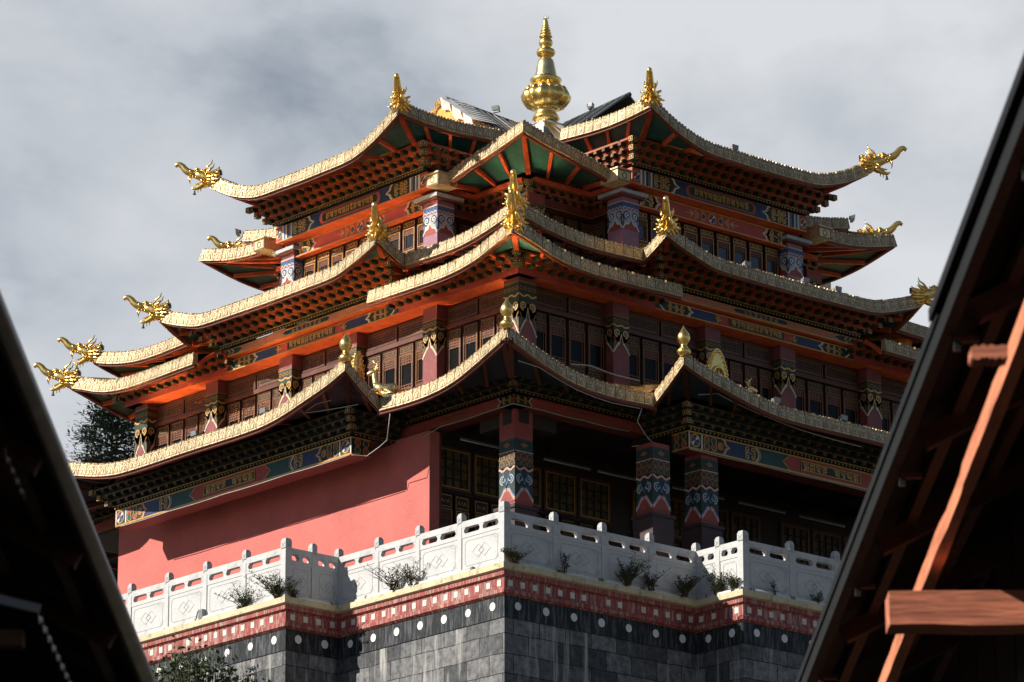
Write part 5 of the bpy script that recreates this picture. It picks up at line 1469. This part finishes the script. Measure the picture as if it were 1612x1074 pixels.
mb = MB(); mb.box(-.05, .05, -.06, .06, 0, .2, 'metal_grey'); mb.tube([(0, .06, .18), (0, .12, .21), (0, .16, .16), (.0, .2, .0)], .012, 'slate', 6)
o = mb.build('switch_box'); o.location = (-1.18, 7.25, FZ); tag(o, 'small white electrical box standing on the left coping ledge', 'box')

# ================================================================== PLANTS
def blade(mb, p, d, L, wd, m, bend=.3):
    d = Vector(d).normalized(); s = d.cross(Vector((0, 0, 1))); s = s.normalized() if s.length > .01 else Vector((1, 0, 0))
    a = Vector(p); b = a+d*L*.5; c = a+d*L-Vector((0, 0, bend*L*.5))
    mb.add([a, b-s*wd/2, c, b+s*wd/2], [[0, 1, 2, 3]], m)
def weed(loc, n, h, spread, label, seed, leaf_m='weed_leaf', lean=(0, 0), dens=16):
    n = int(n*1.6); h *= 1.25; spread *= 1.3; dens = int(dens*1.3)
    rnd = random.Random(seed); mb = MB(); sb = MB()
    for i in range(n):
        a = rnd.uniform(0, 2*PI); hh = h*rnd.uniform(.55, 1.0); out_ = spread*rnd.uniform(.2, 1)
        p0 = Vector((rnd.uniform(-.05, .05), rnd.uniform(-.05, .05), 0)); pts = []
        for j in range(7):
            t = j/6; pts.append(p0+Vector(((math.cos(a)*out_+lean[0])*t**1.3, (math.sin(a)*out_+lean[1])*t**1.3, hh*t*(1-.12*t))))
        sb.tube(pts, [.008*(1-.7*j/6) for j in range(7)], 'leaf_dry', 5)
        for j in range(dens):
            t = rnd.uniform(.15, 1); q = t*6; i0 = min(5, int(q)); p = pts[i0].lerp(pts[i0+1], q-i0)
            az = rnd.uniform(0, 2*PI); d = Vector((math.cos(az), math.sin(az), rnd.uniform(.2, 1.1)))
            blade(mb, p, d, rnd.uniform(.06, .14)*(1.2-.5*t), rnd.uniform(.014, .028), leaf_m)
    o = empty('weed_plant', loc); sb.build('stem', None).parent = o; mb.build('foliage', None).parent = o
    tag(o, label, 'weed', 'weeds growing on the terrace coping')
Wd = [((.25, -.02, .14), 10, .22, .28, 'low spiky weed at the foot of the centre corner post of the balustrade', 26),
      ((1.45, -.03, .14), 4, .38, .2, 'thin dark weed with a few upright stems right of the centre corner', 14),
      ((2.95, -.03, .14), 16, .48, .38, 'tallest and widest dark weed clump on the right coping', 22),
      ((3.55, -.03, .14), 8, .36, .30, 'sparse drooping weed beside the tallest clump on its right', 16),
      ((4.35, -.05, .14), 14, .34, .3, 'dense dark green weed filling the right recess of the coping', 24),
      ((4.72, -.55, .14), 9, .45, .22, 'upright leafy weed on the sunlit return right of the recess', 26),
      ((4.72, -.95, .14), 6, .30, .18, 'small green weed at the end of the sunlit return by the corner post', 22),
      ((5.5, -1.20, .14), 3, .25, .15, 'tiny dry weed on the right projecting coping', 10),
      ((6.65, -1.20, .14), 4, .22, .15, 'tiny leafy weed on the right coping near the dark house', 16),
      ((-.02, 3.05, .14), 10, .42, .45, 'wispy sunlit weed on the left coping right of the recess', 16),
      ((-.02, 2.55, .14), 8, .45, .5, 'arching dry weed on the left coping nearer the centre', 14),
      ((-1.20, 4.95, .14), 16, .40, .45, 'bushy weed at the left projecting corner of the coping', 22),
      ((-1.20, 5.95, .14), 12, .36, .4, 'feathery weed on the left projecting coping', 18),
      ((-1.0, 4.74, .14), 6, .22, .2, 'small weed beside the left projecting corner on its shaded side', 14)]
for i, (l, n, h, s, t_, dn) in enumerate(Wd):
    dry = i in (1, 3, 7, 9, 10)
    weed(l, n, h, s, t_, 20+i, 'leaf_dry' if dry else 'weed_leaf', lean=(-.05, -.05), dens=dn)

def leafcard(mb, p, rnd, size, m):
    n = Vector((rnd.gauss(0, 1), rnd.gauss(0, 1), rnd.gauss(.4, 1))).normalized(); u = n.orthogonal().normalized(); u = (Matrix.Rotation(rnd.uniform(0, 2*PI), 3, n) @ u); v = n.cross(u)
    p = Vector(p); s = size*rnd.uniform(.7, 1.3)
    mb.add([p, p+u*s*.5+v*s*.24+n*s*.05, p+u*s, p+u*s*.5-v*s*.24+n*s*.05], [[0, 1, 2], [0, 2, 3]], m)
def shrub(loc, h, r, nb, label, seed, zb):
    rnd = random.Random(seed); sb = MB(); fb = MB(); o = empty('shrub', (loc[0], loc[1], zb))
    base = Vector((0, 0, 0))
    for i in range(nb):
        a = rnd.uniform(0, 2*PI); rr = r*math.sqrt(rnd.random()); top = Vector((rr*math.cos(a), rr*math.sin(a), (loc[2]-zb)+h*rnd.uniform(-.55, .12)*(1-.3*rr/r)+h*.1*(rnd.random() < .1)))
        pts = [base.lerp(top, t)+Vector((rnd.gauss(0, .05), rnd.gauss(0, .05), 0))*t+Vector((0, 0, .5*math.sin(PI*t)*.6)) for t in (0, .25, .5, .7, .85, 1)]
        sb.tube(pts, [.035, .03, .022, .015, .009, .004], 'bark', 5)
        for j in range(rnd.randint(34, 60)):
            t = rnd.uniform(2.2, 5); i0 = min(4, int(t)); p = pts[i0].lerp(pts[i0+1], t-i0)+Vector((rnd.gauss(0, .09), rnd.gauss(0, .09), rnd.gauss(0, .07)))
            leafcard(fb, p, rnd, .115, 'leaf')
    s_ = sb.build('branches'); s_.parent = o; f_ = fb.build('foliage'); f_.parent = o
    tag(o, label, 'shrub', 'shrubs growing against the terrace wall')
shrub((-1.95, 6.2, -.75), .8, .62, 46, 'tallest leafy green shrub against the left terrace wall, its sprig reaching the red frieze', 5, -6.0)
shrub((-2.0, 7.35, -.95), .8, .62, 46, 'leafy shrub in the bottom left beside the dark house roof', 9, -6.0)
shrub((-1.85, 4.75, -1.45), .7, .42, 18, 'smaller loose shrub below the left projecting corner of the terrace', 12, -6.0)

def conifer(loc_top, h, rbase, zb, label, seed, n=900):
    rnd = random.Random(seed); x, y, zt2 = loc_top; tb = MB(); cbm = MB(); o = empty('conifer_tree', (x, y, zb)); H = zt2-zb
    tb.tube([(0, 0, 0), (.1, .05, H*.5), (0, 0, H*.97)], [.38, .22, .03], 'bark', 8)
    for i in range(n):
        t = rnd.random()**.75; z = H-h*t; rr = rbase*(.10+.90*t**.62)*rnd.uniform(.45, 1.08); a = rnd.uniform(0, 2*PI)
        tip = Vector((rr*math.cos(a), rr*math.sin(a), z)); root = Vector((0, 0, z-.1*rr))
        if i % 3 == 0: tb.tube([root, root.lerp(tip, .6)+Vector((0, 0, .06)), tip], [.05, .03, .008], 'bark', 4)
        for j in range(30):
            p = root.lerp(tip, rnd.uniform(.55, 1.02))+Vector((rnd.gauss(0, .16), rnd.gauss(0, .16), rnd.gauss(0, .13)))
            d = Vector((math.cos(a)+rnd.gauss(0, .6), math.sin(a)+rnd.gauss(0, .6), rnd.uniform(-.2, .9)))
            blade(cbm, p, d, rnd.uniform(.10, .22), rnd.uniform(.04, .075), 'needle', .1)
    q = tb.build('trunk'); q.parent = o; q = cbm.build('crown'); q.parent = o
    tag(o, label, 'tree', 'trees behind the temple')
def ray(px, py, fwd):
    d = FWD+RIGHT*((px-806)/F_PX)+UP*((537-py)/F_PX); hf = Vector((FWD.x, FWD.y)).normalized(); return CAM+d*(fwd/(d.x*hf.x+d.y*hf.y))
p = ray(178, 628, 118); conifer(p, 7.5, 2.5, -6, 'dark evergreen tree behind the temple at the left, seen under the far corner eave', 3, 1100)
p = ray(300, 668, 122); conifer(p, 6.0, 2.2, -6, 'evergreen tree top glimpsed between the left corner columns of the temple', 8, 700)

# ================================================================== NEAR HOUSES
HF = Vector((math.sin(YAW), math.cos(YAW), 0))
def HP(lat, up, fwd): return CAM+RIGHT*lat+HF*fwd+Vector((0, 0, up))
def hbox(mb, l0, l1, u0, u1, f0, f1, m, skew=None):
    lo = skew or (lambda f: 0)
    mb.hexa([HP(l0+lo(f0), u0, f0), HP(l1+lo(f0), u0, f0), HP(l1+lo(f1), u0, f1), HP(l0+lo(f1), u0, f1), HP(l0+lo(f0), u1, f0), HP(l1+lo(f0), u1, f0), HP(l1+lo(f1), u1, f1), HP(l0+lo(f1), u1, f1)], m)
GZ = -1.6       # ground below the eye
# --- right house: eave line through lat 1.72 at 13.8 m and 1.56 at 23.4 m
hr = empty('timber_house', HP(4, GZ, 18)); tag(hr, 'dark timber house at the right edge, its sloping eave and lit red rafters overhead', 'house')
skr = lambda f: 1.72+(1.56-1.72)*(f-13.8)/(23.4-13.8)
mb = MB()
slope = .52
def roofsheet(mb, sk, sg, f0, f1, l0, l1, th, base, m):
    # sheet rising away from the eave
    def P(l, f, d): return HP(sg*(abs(sk(f))+l), base+slope*l+d, f)
    mb.hexa([P(l0, f0, 0), P(l1, f0, 0), P(l1, f1, 0), P(l0, f1, 0), P(l0, f0, th), P(l1, f0, th), P(l1, f1, th), P(l0, f1, th)], m)
roofsheet(mb, skr, 1, 6, 16.6, -.015, 3.2, .05, 5.02, 'roof_felt'); roofsheet(mb, skr, 1, 16.45, 30, 0, 3.2, .045, 4.985, 'roof_felt')
ob = mb.build('roof_sheet', hr)
mb = MB()
def eboard(l, u0, u1, wd, f0, f1, m): hbox(mb, l, l+wd, u0, u1, f0, f1, m, skr)
eboard(.01, 4.90, 4.98, .05, 6, 30, 'roof_felt')
mb.build('eave_board', hr)
# battens and boards under the sheet
for l, wd, dn in ((.24, .05, .07), (.62, .05, .06), (.95, .06, .06), (1.35, .06, .06), (1.8, .06, .06)):
    mb = MB(); hbox(mb, l, l+wd, 4.985+slope*l-dn-.01, 4.985+slope*l-.012, 6, 30, 'old_timber', skr); mb.build('purlin', hr)
for i in range(11):
    f = 10.5+1.9*i; mb = MB()
    a = HP(skr(f)+.12, 4.985+slope*.12-.115, f); b = HP(skr(f)+3.0, 4.985+slope*3.0-.115, f)
    mb.beam(a, b, .08, .09, 'old_timber'); mb.build('rafter', hr)
for i in range(7):   # little sheet clips along the eave
    f = 12.2+2.1*i; mb = MB(); hbox(mb, .06, .16, 4.875, 4.897, f, f+.03, 'old_timber', skr); hbox(mb, .06, .085, 4.84, 4.875, f, f+.03, 'roof_steel', skr); mb.build('clip', hr)
# wall plate catching the sun, chipped along its edge
mb = MB(); rnd = random.Random(2)
nseg = 64; prev = None
for i in range(nseg+1):
    f = 12+(25-12)*i/nseg; lat = .9*2.112; j = rnd.uniform(-.0035, .0035)-(.015 if 27 < i < 32 else 0)+(.008 if i in (12, 13, 21) else 0)
    q = [HP(lat-.03-j*.8, 4.578-j, f), HP(lat+.025, 4.578-j*.4, f), HP(lat+.025, 4.672, f), HP(lat-.03-j*.5, 4.672, f)]
    if prev:
        for a in range(4): mb.face([prev[a], q[a], q[(a+1) % 4], prev[(a+1) % 4]], 'red_timber')
    prev = q
mb.build('wall_plate', hr)
# cantilever beam and the smaller one farther up
def cant(f, l0, l1, u0, u1, wd, name):
    mb = MB(); n = 14; rnd = random.Random(int(f*10)); prev = None
    for i in range(n+1):
        l = l0+(l1-l0)*i/n; a = rnd.uniform(-.006, .006); b = rnd.uniform(-.006, .006)
        q = [HP(l, u0+a, f), HP(l, u1+b, f), HP(l, u1+b, f+wd), HP(l, u0+a, f+wd)]
        if prev:
            for s in range(4): mb.face([prev[s], q[s], q[(s+1) % 4], prev[(s+1) % 4]], 'cross_timber')
        else: mb.face(q[::-1], 'cross_timber')
        prev = q
    mb.face(prev, 'cross_timber'); mb.build(name, hr)
cant(18.7, 1.66, 4.2, 4.262, 4.412, .2, 'tie_beam')
cant(14.05, 1.545, 1.668, 4.118, 4.16, .10, 'beam_end')
mb = MB()
hbox(mb, 2.55, 2.65, GZ, 6.0, 8, 30, 'wood_black')
for i in range(24): hbox(mb, 2.535, 2.55, GZ, 5.9, 8+.9*i, 8+.9*i+.84, 'wood_black')
mb.build('plank_wall', hr)
mb = MB(); hbox(mb, 4.5, 6.6, 6.4, 6.5, 6, 30, 'roof_felt'); hbox(mb, 2.66, 6.5, GZ, 5.9, 8, 30, 'wood_black'); mb.build('house_body', hr)
# --- left house
hl = empty('timber_house', HP(-4, GZ, 18)); tag(hl, 'dark house at the left edge with a rounded metal gutter lip and a corrugated lean-to', 'house')
skl = lambda f: 1.995+(1.956-1.995)*(f-16.2)/(23.4-16.2)
mb = MB(); roofsheet(mb, skl, -1, 6, 30, .02, 3.2, .05, 5.0, 'roof_felt'); mb.build('roof_sheet', hl)
mb = MB()
pts = [HP(-skl(f)-.045, 5.005, f) for f in (6, 12, 16, 20, 24, 30)]
mb.tube(pts, .05, 'roof_steel', 14); mb.build('gutter', hl)
for l, wd in ((.22, .06), (.6, .07), (1.0, .07), (1.5, .07)):
    mb = MB(); mb.hexa([HP(-skl(f)-l-a, 5.0+slope*l-u, f) for u in (.075, .01) for f, a in ((6, 0), (6, wd), (30, wd), (30, 0))], 'old_timber'); mb.build('purlin', hl)
for i in range(11):
    f = 9.8+1.75*i; mb = MB(); a = HP(-skl(f)-.10, 5.0+slope*.10-.11, f); b = HP(-skl(f)-3.0, 5.0+slope*3-.11, f)
    mb.beam(a, b, .09, .10, 'old_timber'); mb.build('rafter', hl)
mb = MB(); hbox(mb, -6.5, -2.75, GZ, 5.7, 8, 30, 'wood_black'); mb.build('house_body', hl)
# corrugated lean-to sheets
def corr(l0, l1, u0, u1, f0, f1, name, m='roof_steel'):
    mb = MB(); n = 44
    def P(t, s): f = f0+(f1-f0)*t; return HP(l0+(l1-l0)*s, u0+(u1-u0)*s+.014*math.cos(2*PI*(f-f0)/.15), f)
    m_n = max(8, int((f1-f0)/.025))
    for i in range(m_n):
        t0, t1 = i/m_n, (i+1)/m_n
        a, b, c, d = P(t0, 0), P(t1, 0), P(t1, 1), P(t0, 1); e = Vector((0, 0, .012))
        mb.add([a, b, c, d, a+e, b+e, c+e, d+e], [[3, 2, 1, 0], [4, 5, 6, 7], [0, 1, 5, 4], [2, 3, 7, 6]], m, False)
    mb.build(name, hl)
corr(-1.60, -2.9, 3.30, 3.62, 14.34, 18.5, 'corrugated_sheet')
corr(-1.79, -2.7, 4.00, 4.25, 14.85, 15.5, 'corrugated_sheet', 'old_timber')
mb = MB(); hbox(mb, -2.9, -1.66, 3.22, 3.275, 14.45, 14.52, 'old_timber'); mb.build('sheet_batten', hl)
mb = MB(); mb.beam(HP(-1.59, 3.315, 14.32), HP(-2.9, 3.635, 14.32), .012, .03, 'metal_grey'); mb.build('lit_edge_strip', hl)  # paler strip added so the sheet's near edge looks lit

# ================================================================== GROUND
mb = MB()
hc = Vector((C0, C0)); camv = Vector((CAM.x, CAM.y))
def gh(x, y):
    t = (Vector((x, y))-camv).dot(Vector((HF.x, HF.y)))
    s = max(0, min(1, (t-30)/(64-30))); s = s*s*(3-2*s)
    return CZ+GZ+s*(-6.3-(CZ+GZ))
xs = [-900, -400, -200, -120]+[-100+5*i for i in range(41)]+[130, 200, 400, 900]
vs = [(x, y, gh(x, y)) for x in xs for y in xs]; n = len(xs)
mb.add(vs, [[i*n+j, (i+1)*n+j, (i+1)*n+j+1, i*n+j+1] for i in range(n-1) for j in range(n-1)], 'earth', True)
struct(mb.build('ground'))
